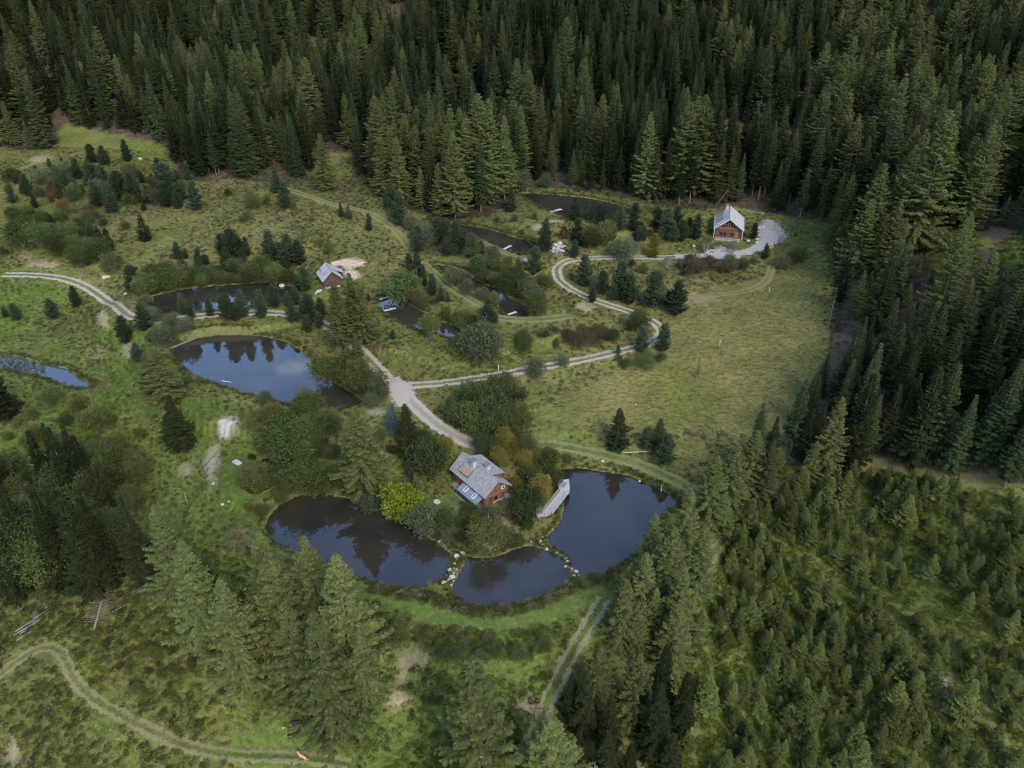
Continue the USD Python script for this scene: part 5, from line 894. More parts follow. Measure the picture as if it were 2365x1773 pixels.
# --- the log house on the peninsula (x right, y back along the ridge, z above its ground)
A = cabin("main", "log_house", "red-brown log house with grey shingle roof and blue sheet-metal lean-to between the lower ponds")
HW, L, ZE, ZR = 3.45, 12.6, 3.25, 5.93; sl = (ZR - ZE) / HW; roofz = lambda x: ZR - abs(x) * sl
wx, y0, y1 = 2.95, .95, 11.8
mesh("stone_base", cat_m([box(-wx - .1, wx + .1, y0 - .1, y0 + .3, -.5, .45), box(-wx - .1, wx + .1, y1 - .3, y1 + .1, -.5, .45), box(-wx - .1, -wx + .3, y0 + .3, y1 - .3, -.5, .45), box(wx - .3, wx + .1, y0 + .3, y1 - .3, -.5, .45)]), MAT["stone"], A)
gz = gable_half(roofz(0) - .1, roofz(wx) - .1, wx)
for yy, nm in ((y0, "front"), (y1, "back")):
    mesh("log_gable_wall", logs([-wx, yy], [wx, yy], .45, ZR - .1, .16, 0, gz), MAT["log"], A, kind="stuff")
for xx in (-wx, wx): mesh("log_side_wall", logs([xx, y0], [xx, y1], .45, roofz(wx) - .12, .16, .25), MAT["log"], A, kind="stuff")
for xx in (-2.2, -.7, .8, 2.3): mesh("post", beam([xx, y0 - .12, .45], [xx, y0 - .12, min(roofz(xx) - .25, 4.6)], .16, .12), MAT["log_light"], A)
mesh("floor_beam", beam([-wx, y0 - .1, 2.35], [wx, y0 - .1, 2.35], .2, .26), MAT["log_light"], A)
window(A, (-.2, y0 - .17, 1.3), (0, -1, 0), .95, .95, "log_dark"); window(A, (1.7, y0 - .17, 3.15), (0, -1, 0), .9, .8, "white"); window(A, (1.85, y0 - .17, 1.5), (0, -1, 0), .7, .8, "log_light")
dr = mesh("door", box(-1.75, -.95, y0 - .24, y0 - .15, .1, 2.05), MAT["log_dark"], A); mesh("handle", box(-1.07, -1.02, y0 - .29, y0 - .24, 1.0, 1.15), MAT["slate"], dr)
roof_slope(A, [(-HW, 0, ZE), (-HW, L, ZE), (0, L, ZR), (0, 0, ZR)], "shingle", gh, 20, 9); roof_slope(A, [(HW, L, ZE), (HW, 0, ZE), (0, 0, ZR), (0, L, ZR)], "shingle", gh, 20, 9)
mesh("ridge_cap", beam([0, .02, ZR + .10], [0, L - .02, ZR + .10], .34, .10), MAT["shingle"], A)
for sx in (-1, 1): mesh("barge_board", beam([sx * HW, -.03, ZE - .08], [0, -.03, ZR - .08], .06, .24), MAT["timber"], A)
# dormers: a wide one over the right slope, a short rust-edged one on the left
dq = [(3.3, 10.4, 5.15), (3.3, 2.35, 5.15), (.12, 2.35, ZR + .12), (.12, 10.4, ZR + .12)]
dm = roof_slope(A, dq, "shingle", gh, 13, 7, "dormer_roof")
mesh("dormer_wall", logs([2.9, 2.7], [2.9, 10.1], roofz(2.9) + .05, 5.1, .13, 0), MAT["log"], A, kind="stuff")
for yy in (2.7, 10.1): mesh("dormer_cheek", trimesh.Trimesh(*[np.array(q) for q in ([(0.3, yy - .06, roofz(.3) - .05), (2.95, yy - .06, roofz(2.95) - .05), (2.95, yy - .06, 5.12), (.3, yy - .06, 5.78), (0.3, yy + .06, roofz(.3) - .05), (2.95, yy + .06, roofz(2.95) - .05), (2.95, yy + .06, 5.12), (.3, yy + .06, 5.78)], [[0, 1, 2], [0, 2, 3], [4, 6, 5], [4, 7, 6], [0, 4, 5], [0, 5, 1], [1, 5, 6], [1, 6, 2], [3, 2, 6], [3, 6, 7]])], process=False), MAT["log"], A)
lq = [(-2.9, 6.75, 4.38), (-2.9, 9.9, 4.38), (-.15, 9.9, ZR + .10), (-.15, 6.75, ZR + .10)]
mid = lambda t: [np.array(lq[0]) * (1 - t) + np.array(lq[3]) * t, np.array(lq[1]) * (1 - t) + np.array(lq[2]) * t]
ml = mid(.52); ld = mesh("dormer_roof", slab(lq, .10), MAT["shinglebase"], A)
mesh("shingles", shingles([lq[0], lq[1], ml[1], ml[0]], 9, 4, gh), MAT["rustroof"], ld, kind="stuff", label="rust-brown lower shingles"); mesh("shingles", shingles([ml[0], ml[1], lq[2], lq[3]], 9, 4, gh), MAT["shingle"], ld, kind="stuff")
mesh("dormer_front", box(-2.78, -2.68, 6.85, 9.8, 3.5, 4.35), MAT["log_dark"], A)
for yy in (6.9, 9.75): mesh("dormer_cheek", trimesh.Trimesh(np.array([(-2.7, yy - .05, roofz(2.7)), (-.5, yy - .05, roofz(.5)), (-2.7, yy - .05, 4.40), (-2.7, yy + .05, roofz(2.7)), (-.5, yy + .05, roofz(.5)), (-2.7, yy + .05, 4.40)]), [[0, 1, 2], [3, 5, 4], [0, 3, 4], [0, 4, 1], [1, 4, 5], [1, 5, 2], [0, 2, 5], [0, 5, 3]], process=False), MAT["log_dark"], A)
for cx_, cy_, zb, zt, s in ((-.85, 7.35, 4.7, 6.9, .42), (.75, 4.5, 5.1, 6.8, .36)):
    ch = mesh("chimney", cat_m([box(cx_ - s, cx_ + s, cy_ - s, cy_ + s, zb, zt), box(cx_ - s - .06, cx_ + s + .06, cy_ - s - .06, cy_ + s + .06, zt, zt + .1)]), MAT["stack"], A)
    hood = [slab([(cx_ - s - .2, cy_ - s - .2, zt + .42), (cx_ - s - .2, cy_ + s + .2, zt + .42), (cx_, cy_ + s + .2, zt + .85), (cx_, cy_ - s - .2, zt + .85)], .05), slab([(cx_ + s + .2, cy_ + s + .2, zt + .42), (cx_ + s + .2, cy_ - s - .2, zt + .42), (cx_, cy_ - s - .2, zt + .85), (cx_, cy_ + s + .2, zt + .85)], .05)]
    hood += [bar([cx_ + i * s * .8, cy_ + j * s * .8, zt + .1], [cx_ + i * s * .8, cy_ + j * s * .8, zt + .5], .05, 4) for i in (-1, 1) for j in (-1, 1)]
    mesh("hood", cat_m(hood), MAT["slate"], ch)
# lean-to of blue sheet metal with two roof lights
mq = np.array([(-4.95, 1.2, 1.45), (-4.95, 7.9, 1.45), (-2.9, 7.9, 2.55), (-2.9, 1.2, 2.55)]); lt = roof_slope(A, mq, "metal", gh, 0, 0, "lean_to_roof", .08)
for k in range(12):
    y = 1.2 + 6.7 * (k + .5) / 12; mesh("seam", beam([-4.93, y, 1.475], [-2.95, y, 2.535], .03, .05), MAT["metal"], lt)
for ya in (2.75, 5.6):
    P_ = lambda u, y, up: mq[0] * (1 - u) + mq[3] * u + np.array([0, y - 1.2, up]); e = [P_(.28, ya, .09), P_(.28, ya + .85, .09), P_(.86, ya + .85, .09), P_(.86, ya, .09)]
    sk = mesh("skylight", slab(e, .12), MAT["white"], A); i_ = [P_(.33, ya + .13, .10), P_(.33, ya + .72, .10), P_(.81, ya + .72, .10), P_(.81, ya + .13, .10)]; mesh("pane", slab(i_, .008), MAT["metal"], sk)
for k, y in enumerate(np.linspace(1.35, 7.75, 6)): mesh("post", beam([-4.8, y, -.3], [-4.8, y, 1.46], .14, .14), MAT["darkwood"], A)
mesh("rail", cat_m([beam([-4.8, 1.35, z], [-4.8, 7.75, z], .06, .09) for z in (.3, .8)]), MAT["darkwood"], A)
mesh("lean_to_beam", beam([-4.8, 1.25, 1.36], [-4.8, 7.85, 1.36], .14, .14), MAT["darkwood"], A)
mesh("terrace_edge", cat_m([beam([-5.2, 1.0, .1], [-5.2, 8.0, .1], .22, .3), beam([-5.2, .9, .1], [-1.8, .9, .1], .22, .3)]), MAT["timber"], A)
dk = mesh("deck", cat_m([box(-4.7, -3.1, 8.25 + i * .2, 8.42 + i * .2, .62, .70) for i in range(13)]), MAT["timber"], A, kind="stuff"); mesh("rail", cat_m([beam([-4.68, 8.3, z], [-4.68, 10.8, z], .06, .1) for z in (1.0, 1.4)] + [beam([-4.68, y, -.3], [-4.68, y, 1.45], .1, .1) for y in (8.3, 9.5, 10.8)]), MAT["timber"], dk)
for k in range(5):
    x = 2.05 + .28 * k; bd = mesh("leaning_board", beam([x, y0 - .75, .0], [x + .05, y0 - .22, 1.15 - .06 * k], .2, .04), MAT["timber_white"] if k % 2 else MAT["timber"], A)
# --- the chalet with the glazed gable
B_ = cabin("upper", "chalet", "timber chalet with glazed gable, pale shingle roof and solar panels beside the upper gravel yard")
HW, L, ZE, ZR = 4.62, 13.0, 3.3, 6.77; sl = (ZR - ZE) / HW; roofz = lambda x: ZR - abs(x) * sl
wx, y0, y1 = 3.9, 1.1, 12.2
mesh("stone_base", box(-wx - .05, wx + .05, y0 - .05, y1, -1.6, .35), MAT["stone"], B_)
gz = gable_half(roofz(0) - .15, roofz(wx) - .15, wx); zf = 3.45
mesh("log_front_wall", logs([-wx, y0], [wx, y0], .35, zf, .15, 0, gz), MAT["log"], B_, kind="stuff"); mesh("log_gable_wall", logs([-wx, y1], [wx, y1], .35, ZR - .15, .15, 0, gz), MAT["log"], B_, kind="stuff")
for xx in (-wx, wx): mesh("log_side_wall", logs([xx, y0], [xx, y1], .35, roofz(wx) - .15, .15, .2), MAT["log"], B_, kind="stuff")
mesh("cross_beam", beam([-wx - .1, y0 - .1, zf], [wx + .1, y0 - .1, zf], .24, .3), MAT["log_light"], B_)
for xx in (-2.4, -1.2, -.35, .35, 1.2, 2.4): mesh("gable_post", beam([xx, y0 - .08, zf], [xx, y0 - .08, roofz(xx) - .2], .17, .17), MAT["log_light"], B_)
for xx, dx in ((-1.9, .9), (1.9, -.9)): mesh("gable_brace", beam([xx - dx, y0 - .1, zf + .2], [xx + dx * .4, y0 - .1, roofz(xx) - .5], .12, .14), MAT["log_light"], B_)
xs = [-2.9, -2.3, -1.3, -.43, .43, 1.3, 2.3, 2.9]
for a_, b_ in zip(xs[:-1], xs[1:]):
    z_a, z_b = roofz(a_) - .22, roofz(b_) - .22; q = np.array([(a_, y0 + .02, zf), (b_, y0 + .02, zf), (b_, y0 + .02, z_b), (a_, y0 + .02, z_a)]); q = np.vstack([q, q + [0, .02, 0]])
    mesh("gable_pane", trimesh.Trimesh(q, [[0, 1, 2], [0, 2, 3], [4, 6, 5], [4, 7, 6], [0, 4, 5], [0, 5, 1], [1, 5, 6], [1, 6, 2], [2, 6, 7], [2, 7, 3], [3, 7, 4], [3, 4, 0]], process=False), MAT["pane"], B_)
mesh("gable_room", box(-2.6, 2.6, y0 + 1.6, y0 + 1.7, zf - .1, 5.0), MAT["log_light"], B_)
for xx in (-2.2, -1.0, 1.2): window(B_, (xx, y0 - .16, 1.55), (0, -1, 0), .95, 1.1, "log_dark")
dr = mesh("door", box(2.1, 2.95, y0 - .22, y0 - .14, .4, 2.4), MAT["log_light"], B_); mesh("handle", box(2.17, 2.22, y0 - .27, y0 - .22, 1.3, 1.45), MAT["slate"], dr)
roof_slope(B_, [(-HW, 0, ZE), (-HW, L, ZE), (0, L, ZR), (0, 0, ZR)], "shingle_light", gh, 24, 12); roof_slope(B_, [(HW, L, ZE), (HW, 0, ZE), (0, 0, ZR), (0, L, ZR)], "shingle_light", gh, 24, 12)
mesh("ridge_cap", beam([0, .02, ZR + .10], [0, L - .02, ZR + .10], .34, .10), MAT["shingle_light"], B_)
for sx in (-1, 1): mesh("barge_board", beam([sx * HW, -.03, ZE - .1], [0, -.03, ZR - .1], .06, .28), MAT["timber_white"], B_)
RP = lambda u, y, up: np.array([-HW * (1 - u), y, ZE * (1 - u) + ZR * u + up])
for k in range(6):
    ya, yb = 3.0 + 1.52 * k, 4.2 + 1.52 * k; pn = mesh("solar_panel", slab([RP(.10, ya, .24), RP(.10, yb, .24), RP(.54, yb, .24), RP(.54, ya, .24)], .06), MAT["solar"], B_); mesh("frame", beam(RP(.09, ya - .06, .245), RP(.55, ya - .06, .245), .06, .07), MAT["white"], pn)
mesh("snow_guard", beam(RP(.74, 2.5, .28), RP(.74, 7.0, .28), .10, .12), MAT["slate"], B_)
ch = mesh("chimney", box(-1.5, -.6, 11.0, 11.9, 5.0, 7.5), MAT["stack"], B_); mesh("hood", box(-1.62, -.48, 10.9, 12.0, 7.7, 7.8), MAT["slate"], ch)
for xx in (-4.35, 4.35):
    for yy in (.4, 6.5): mesh("eave_post", beam([xx, yy, -1.2], [xx, yy, roofz(xx) - .12], .2, .2), MAT["timber_white"], B_)
bl = mesh("balcony", box(-wx, wx, -1.0, y0 - .2, -.05, .1), MAT["timber_white"], B_)
mesh("railing", cat_m([beam([-wx, -.95, z], [wx, -.95, z], .07, .10) for z in (.5, .95)] + [beam([x, -.95, .1], [x, -.95, 1.0], .09, .09) for x in np.linspace(-wx, wx, 9)]), MAT["log"], bl)
mesh("retaining_wall", cat_m([box(x, x + .78, -1.5 + .1 * ((i + j) % 2), -1.02, -1.7 + .34 * j, -1.38 + .34 * j) for j in range(5) for i, x in enumerate(np.arange(-4, 3.9, .8))]), MAT["stone"], B_, kind="stuff")
# --- the small cabin
C_ = cabin("small", "small_cabin", "small dark red wooden cabin with silvery shingle roof above the blue pond")
HW, L, ZE, ZR = 2.94, 7.44, 2.25, 5.03; sl = (ZR - ZE) / HW; roofz = lambda x: ZR - abs(x) * sl; wx, y0, y1 = 2.45, .75, 6.9
mesh("stone_base", box(-wx - .05, wx + .05, y0 - .05, y1, -.9, .15), MAT["stone"], C_); gz = gable_half(roofz(0) - .12, roofz(wx) - .12, wx)
for yy in (y0, y1): mesh("log_gable_wall", logs([-wx, yy], [wx, yy], .15, ZR - .12, .13, 0, gz), MAT["log_dark"], C_, kind="stuff")
for xx in (-wx, wx): mesh("log_side_wall", logs([xx, y0], [xx, y1], .15, roofz(wx) - .12, .13, .2), MAT["log_dark"], C_, kind="stuff")
dr = mesh("door", box(-.3, .6, y0 - .2, y0 - .13, .2, 2.1), MAT["log"], C_); mesh("handle", box(-.24, -.19, y0 - .25, y0 - .2, 1.1, 1.25), MAT["slate"], dr); window(C_, (1.4, y0 - .14, 1.4), (0, -1, 0), .7, .7, "log"); window(C_, (-1.4, y0 - .14, 1.4), (0, -1, 0), .7, .7, "log")
roof_slope(C_, [(-HW, 0, ZE), (-HW, L, ZE), (0, L, ZR), (0, 0, ZR)], "shingle_small", gh, 15, 9); roof_slope(C_, [(HW, L, ZE), (HW, 0, ZE), (0, 0, ZR), (0, L, ZR)], "shingle_small", gh, 15, 9)
mesh("ridge_cap", beam([0, .02, ZR + .10], [0, L - .02, ZR + .10], .3, .08), MAT["timber"], C_)
for sx in (-1, 1): mesh("barge_board", beam([sx * HW, -.03, ZE - .08], [0, -.03, ZR - .08], .06, .22), MAT["timber"], C_)
lq = [(-1.95, 2.2, 3.62), (-1.95, 4.5, 3.62), (-.6, 4.5, 4.72), (-.6, 2.2, 4.72)]; roof_slope(C_, lq, "shingle_small", gh, 5, 3, "dormer_roof", .06); mesh("dormer_front", box(-1.85, -1.78, 2.3, 4.4, 3.2, 3.6), MAT["slate"], C_)
mesh("stove_pipe", cat_m([bar([-2.1, 5.6, 2.7], [-2.1, 5.6, 3.9], .16, 8), bar([-2.1, 5.6, 3.9], [-2.1, 5.6, 4.0], .24, 8)]), MAT["slate"], C_)
sq = [(4.1, 6.6, 2.5), (4.1, 3.4, 2.5), (1.3, 3.4, 3.95), (1.3, 6.6, 3.95)]; roof_slope(C_, sq, "shingle_small", gh, 7, 5, "lean_to_roof", .08); mesh("lean_to_wall", box(2.6, 3.8, 3.6, 6.4, -.5, 2.45), MAT["log_dark"], C_); mesh("batten", beam([4.0, 5.0, 2.64], [1.35, 5.0, 4.02], .06, .05), MAT["slate"], C_)
mesh("doorstep", cat_m([box(-2.2, -.2, -.1, y0 - .1, -.6, .05), box(.1, 1.9, -.2, y0 - .1, -.6, .12)]), MAT["rock"], C_)

# ------------------------------------------------------------------ footbridge, jetties, stones, logs, animals
pierL = np.array([(4.9, 123.4), (7.3, 123.9), (11.2, 130.9), (11.6, 134.8)]); zp = 1.25
T_ = thing("footbridge", "grey plank footbridge with railings and a viewing deck at the right pond", "footbridge", (0, 0, 0))
def planks(poly, step=.22):
    L_ = LineString(poly); ms = []
    for s in np.arange(0, L_.length, step):
        p = np.array(L_.interpolate(s).coords[0]); q = np.array(L_.interpolate(min(s + .1, L_.length)).coords[0]); q0 = np.array(L_.interpolate(max(s - .1, 0)).coords[0]); d = unit(q - q0); n = np.array([-d[1], d[0]]); w = 1.0
        ms.append(beam([*(p - n * w), zp + random.uniform(-.008, .008)], [*(p + n * w), zp + random.uniform(-.008, .008)], step * .9, .06))
    return ms
wpl = planks(pierL[:3]); mesh("walkway_planks", cat_m(wpl), MAT["timber_white"], T_, kind="stuff")
dkq = np.array([(12.2, 130.6), (12.25, 134.9), (10.9, 134.6), (9.7, 132.6), (10.3, 130.9)]); dpg = Polygon(dkq); dms = []
for y in np.arange(130.6, 135, .22):
    c_ = dpg.intersection(LineString([(0, y), (30, y)]))
    if c_.length > .2: xs_ = np.array(c_.coords); dms.append(beam([xs_[0, 0], y, zp + .07], [xs_[-1, 0], y, zp + .07], .2, .06))
mesh("deck_planks", cat_m(dms), MAT["timber_white"], T_, kind="stuff")
def railing(poly, hgt=1.0):
    p = np.array(poly); L_ = LineString(p); ps = [np.array(L_.interpolate(s).coords[0]) for s in np.arange(0, L_.length + .01, L_.length / max(1, round(L_.length / 1.5)))]
    for q in ps: mesh("rail_post", beam([*q, zp - .1], [*q, zp + hgt], .1, .1), MAT["timber"], T_)
    for z in (.45, .95):
        for a_, b_ in zip(p[:-1], p[1:]): mesh("handrail", beam([*a_, zp + z], [*b_, zp + z], .07, .11), MAT["timber_white"], T_)
def offset_path(poly, o):
    p = np.array(poly); d = unit(np.gradient(p, axis=0)); return p + np.c_[-d[:, 1], d[:, 0]] * o
railing(offset_path(pierL[:3], 1.0)); railing(offset_path(pierL[:3], -1.0)[:2]); railing([(9.8, 132.5), (10.9, 134.5)])
railing(offset_path(pierL[:3], -1.0)[1:], .9); mesh("bench", cat_m([beam([10.9, 131.9, zp + .5], [11.6, 133.2, zp + .5], .35, .06), beam([11.0, 132.1, zp], [11.0, 132.1, zp + .5], .3, .06), beam([11.5, 133.0, zp], [11.5, 133.0, zp + .5], .3, .06)]), MAT["timber"], T_)
for p in ((12.1, 130.8), (12.1, 132.7), (12.1, 134.6), (9.0, 127.6), (10.6, 130.0), (8.2, 124.4)): mesh("pile", bar([*p, -1.6], [*p, zp], .13, 7), MAT["darkwood"], T_)
for a_, b_ in zip(pierL[:2], pierL[1:3]): mesh("bearer", beam([*a_, zp - .14], [*b_, zp - .14], .18, .22), MAT["darkwood"], T_)
# jetties: plank decks reaching from the bank over the water
def jetty(px_a, px_b, lv, w, label, lift=.35):
    z = lv * S + lift; a_, b_ = on_z([px_a], z)[0], on_z([px_b], z)[0]; d = b_ - a_; Ld = np.linalg.norm(d); t = thing("jetty", label, "jetty", a_, math.degrees(math.atan2(d[1], d[0])), "small jetties of the upper ponds")
    for j in range(3): mesh("plank", box(0, Ld, -w / 2 + j * w / 3 + .02, -w / 2 + (j + 1) * w / 3 - .02, -.03, .03 + .006 * (j % 2)), MAT["timber_white"], t)
    for x in (.3, Ld - .3):
        mesh("cross_bearer", box(x - .08, x + .08, -w / 2 - .05, w / 2 + .05, -.18, -.035), MAT["darkwood"], t)
        for sy in (-1, 1): mesh("pile", bar([x, sy * (w / 2 - .1), -1.6], [x, sy * (w / 2 - .1), -.18], .08, 6), MAT["darkwood"], t)
jetty(ZC([(1800, 318)])[0], ZC([(1920, 288)])[0], 16.0, 1.5, "widest pale jetty on the uppermost brown pond", .5)
jetty(ZC([(1305, 715)])[0], ZC([(1385, 675)])[0], 14.2, 1.0, "short jetty at the near bank of the middle brown pond")
jetty(ZC([(1350, 1412)])[0], ZC([(1440, 1380)])[0], 12.2, .9, "jetty at the lower end of the narrow pond")
jetty(ZC([(25, 1372)])[0], ZC([(155, 1340)])[0], 9.2, .9, "lower jetty of the two at the pond's left end")
jetty(ZC([(-20, 1250)])[0], ZC([(88, 1215)])[0], 9.2, .9, "upper jetty of the two at the pond's left end")
# stones, one by one
def stones(fx, lst, label, group, mats=("rock", "rockpink"), sink=.25, lift=0):
    lst = sorted(lst); P = drop(fx([q[:2] for q in lst])); n = len(lst)
    for i, q in enumerate(lst):
        p = P[i].copy(); r = q[2] * KZ / FOC * np.linalg.norm(p - [0, 0, CZ]) / 2
        for k_, pg in POLY.items():
            if pg.buffer(1.5).contains(Point(p[:2])): p[2] = max(p[2], LEVEL[k_] - .1)
        m = rock(1.0, 500 + i * 7 + len(label)); x = thing("stone", label if n == 1 else f"{label}, {ORD[i] if i < 20 else str(i + 1)} from left", "stone", p + [0, 0, r * (.5 - sink) + lift], (i * 77) % 360, group)
        m.apply_scale(r); mesh("boulder", m, MAT[mats[i % len(mats)]], x, smooth=25)
stones(ZG, [(800, 945, 70), (850, 910, 40), (780, 1022, 40), (730, 1090, 55), (770, 1070, 28), (805, 1085, 30), (768, 1128, 48), (700, 1148, 28), (755, 1170, 70), (725, 1195, 50), (775, 1205, 34), (660, 1225, 55), (745, 1250, 30), (690, 1215, 34), (875, 915, 50), (760, 1100, 24)], "pale stone in the row between lower left and middle pond", "stones of the left weir")
stones(ZG, [(1690, 790, 55), (1715, 820, 28), (1762, 868, 46), (1862, 905, 28), (1830, 885, 24), (1968, 962, 36), (1985, 995, 34), (1965, 1010, 30), (1970, 1055, 52), (2030, 1075, 34), (2050, 1100, 26), (2075, 1115, 50), (2050, 1150, 44), (2110, 1150, 36), (1600, 790, 34), (1745, 775, 26), (1760, 720, 20), (1720, 735, 24)], "pale stone in the row between middle and right pond", "stones of the right weir")
stones(ZG, [(310, 560, 36), (330, 585, 22), (620, 785, 34), (675, 825, 28), (595, 370, 75)], "stone along the shore below the lawn", "stones along the lower left pond's shore")
stones(ZC, [(1860, 680, 60), (1900, 665, 60), (1930, 700, 55), (1880, 720, 50), (1835, 715, 45), (1910, 740, 50), (1940, 745, 45), (1870, 750, 40), (1830, 745, 35), (1955, 690, 35), (1845, 665, 32), (1895, 700, 55)], "white stone of the heap beside the upper track's bend", "stones of the white heap", mats=("rock",), lift=.12)
stones(ZC, [(1530, 835, 50), (1545, 850, 34)], "white stone at the end of the middle bank path", "white stones at the bank path", mats=("rock",))
stones(T4, [(690, 145, 78)], "flat grey boulder above the left gravel track", None, mats=("rockpink",)); stones(T4, [(810, 250, 42)], "reddish stone beside the left gravel track", None, mats=("rockpink",))
stones(ZA, [(695, 385, 55)], "large pale boulder on the left hillside above the thicket", None, mats=("rock",)); stones(ZA, [(1495, 312, 45)], "white boulder at the left forest edge", None, mats=("rock",))
stones(ZB, [(1550, 1355, 60), (1520, 1370, 40), (1570, 1340, 35), (1160, 1310, 60)], "stone before the small cabin and row pond", "stones before the small cabin")
stones(T4, [(1440, 1610, 40), (1480, 1590, 30), (1325, 1530, 20), (1380, 1475, 34)], "pale stone in the grass left of the lower pond's inlet", "stones left of the inlet")
stones(T5, [(1930, 1465, 36), (1690, 1330, 40), (1905, 965, 26)], "pale stone near the right pond and meadow", "stones of the right meadow")
stones(ZD, [(1665, 690, 55)], "big grey boulder left of the chalet's foot", None, mats=("rock",))
stones(tile(1560, 420, 300 / 2211 / KZ * KZ), [(1480, 545, 30), (1400, 920, 60), (1390, 990, 55), (1390, 1040, 45), (1430, 790, 50), (1500, 775, 45), (1240, 1010, 45)], "pale stone of the wall beside the chalet's drive", "stones beside the chalet's drive")
stones(ZB, [(1745, 1075, 34), (1800, 1030, 30), (1860, 1085, 36), (1925, 1050, 28), (1890, 1165, 34), (1940, 1190, 40), (1850, 1160, 30)], "pale rubble stone on the bare bank right of the small cabin", "rubble of the bare bank")
def slab_thing(name, label, cat, px, size, rz, mat, h=.4, group=None):
    p = drop([px])[0]; m = trimesh.creation.box([size[0], size[1], size[2]]); m = trimesh.Trimesh(m.vertices, m.faces).subdivide().subdivide(); v = m.vertices + (meshkit.noise(m.vertices * 3.1 + p) - .5)[:, None] * .12; m = trimesh.Trimesh(v, m.faces)
    x = thing(name, label, cat, p + [0, 0, h], rz); mesh("block", m, MAT[mat], x); return x
slab_thing("stone_slab", "rectangular white stone slab in the grass below the blue pond's dam", "stone slab", T4([(1535, 1342)])[0], (2.2, 1.1, .35), -38, "rock", .12)
def trunk_log(name, label, a, b, r, mat, group=None, branches=0, lift=.0, water=None, seed=0):
    P = drop([a, b]); z = [p[2] for p in P]
    if water is not None: z = [max(q, water + r * .3) for q in z]
    a3, b3 = np.array([*P[0][:2], z[0] + r * .6 + lift]), np.array([*P[1][:2], z[1] + r * .6 + lift]); x = thing(name, label, "log", a3, 0, group); g = np.random.default_rng(seed + 3); d = b3 - a3
    k = 5; pts_ = [d * t + np.r_[g.normal(0, .06 * r * 6, 2), 0] * (0 < t < 1) for t in np.linspace(0, 1, k)]
    mesh("stem", cat_m([bar(pts_[i], pts_[i + 1], r * (1 - .45 * i / k), 8, r * (1 - .45 * (i + 1) / k)) for i in range(k - 1)]), MAT[mat], x)
    for i in range(branches):
        t = g.uniform(.2, .95); e = unit(np.array([g.normal(), g.normal(), abs(g.normal()) * .8])); mesh("branch", bar(d * t, d * t + e * g.uniform(.6, 1.6), r * .3, 5, r * .1), MAT[mat], x)
blv = 6.2 * S
trunk_log("drift_log", "longest pale log lying in the blue pond's left corner", T4([(1105, 605)])[0], T4([(1265, 540)])[0], .16, "greybark", "logs in the blue pond's left corner", 4, water=blv, seed=1)
trunk_log("drift_log", "short log beside the longest one in the blue pond's left corner", T4([(1145, 582)])[0], T4([(1215, 572)])[0], .14, "greybark", "logs in the blue pond's left corner", 1, water=blv, seed=2)
trunk_log("drift_log", "pale log at the blue pond's near shore", T4([(1440, 828)])[0], T4([(1500, 845)])[0], .13, "whitebark", None, 0, water=blv, seed=3)
trunk_log("driftwood", "branched grey driftwood in the small left pond", T4([(385, 720)])[0], T4([(440, 735)])[0], .14, "greybark", None, 6, water=1.8 * S, seed=4)
trunk_log("birch_log", "thin white trunk lying in the grass by the small conifer clump", T5([(1795, 1276)])[0], T5([(2003, 1268)])[0], .10, "whitebark", None, 1, seed=5)
trunk_log("fallen_log", "grey fallen trunk beneath the larch grove", T7([(1705, 960)])[0], T7([(1825, 1035)])[0], .22, "greybark", None, 2, seed=6)
trunk_log("fallen_log", "weathered trunk standing askew left of the lower pond", T4([(1195, 1535)])[0], T4([(1215, 1615)])[0], .2, "greybark", None, 0, seed=7)
trunk_log("fallen_log", "white bare pole beside the withered fallen spruce", T7([(725, 650)])[0], T7([(810, 606)])[0], .10, "whitebark", None, 0, seed=8)
trunk_log("fallen_log", "pale trunk lying in the young plantation", T9([(1530, 905)])[0], T9([(1600, 960)])[0], .16, "greybark", None, 1, seed=9)
trunk_log("fallen_log", "long bleached log in the scrub at the far left", T4([(100, 1345)])[0], T4([(255, 1360)])[0], .2, "greybark", None, 2, seed=10)
for i, (a, b) in enumerate([((1000, 1365), (1060, 1350)), ((1010, 1380), (1070, 1385)), ((1120, 1320), (1160, 1310)), ((1235, 1480), (1290, 1440))]): trunk_log("fallen_log", f"pale branch on the slope between the brown ponds, {ORD[i]} from left", T2([a])[0], T2([b])[0], .09, "greybark", "branches between the brown ponds", 2, seed=20 + i)
pile = [((190, 680), (325, 585), .13), ((200, 690), (330, 600), .12), ((215, 700), (300, 650), .13), ((230, 690), (320, 625), .12), ((100, 780), (250, 690), .14), ((90, 810), (280, 690), .13), ((110, 835), (300, 712), .13), ((100, 800), (240, 705), .13), ((130, 800), (270, 700), .12)]
for i, (a, b, r) in enumerate(pile): trunk_log("stacked_log", f"weathered grey log of the collapsed pile by the left track, {ORD[i]} laid", T7([a])[0], T7([b])[0], r, "greybark", "logs of the collapsed pile", 0, lift=.1 * (i % 3), seed=40 + i)
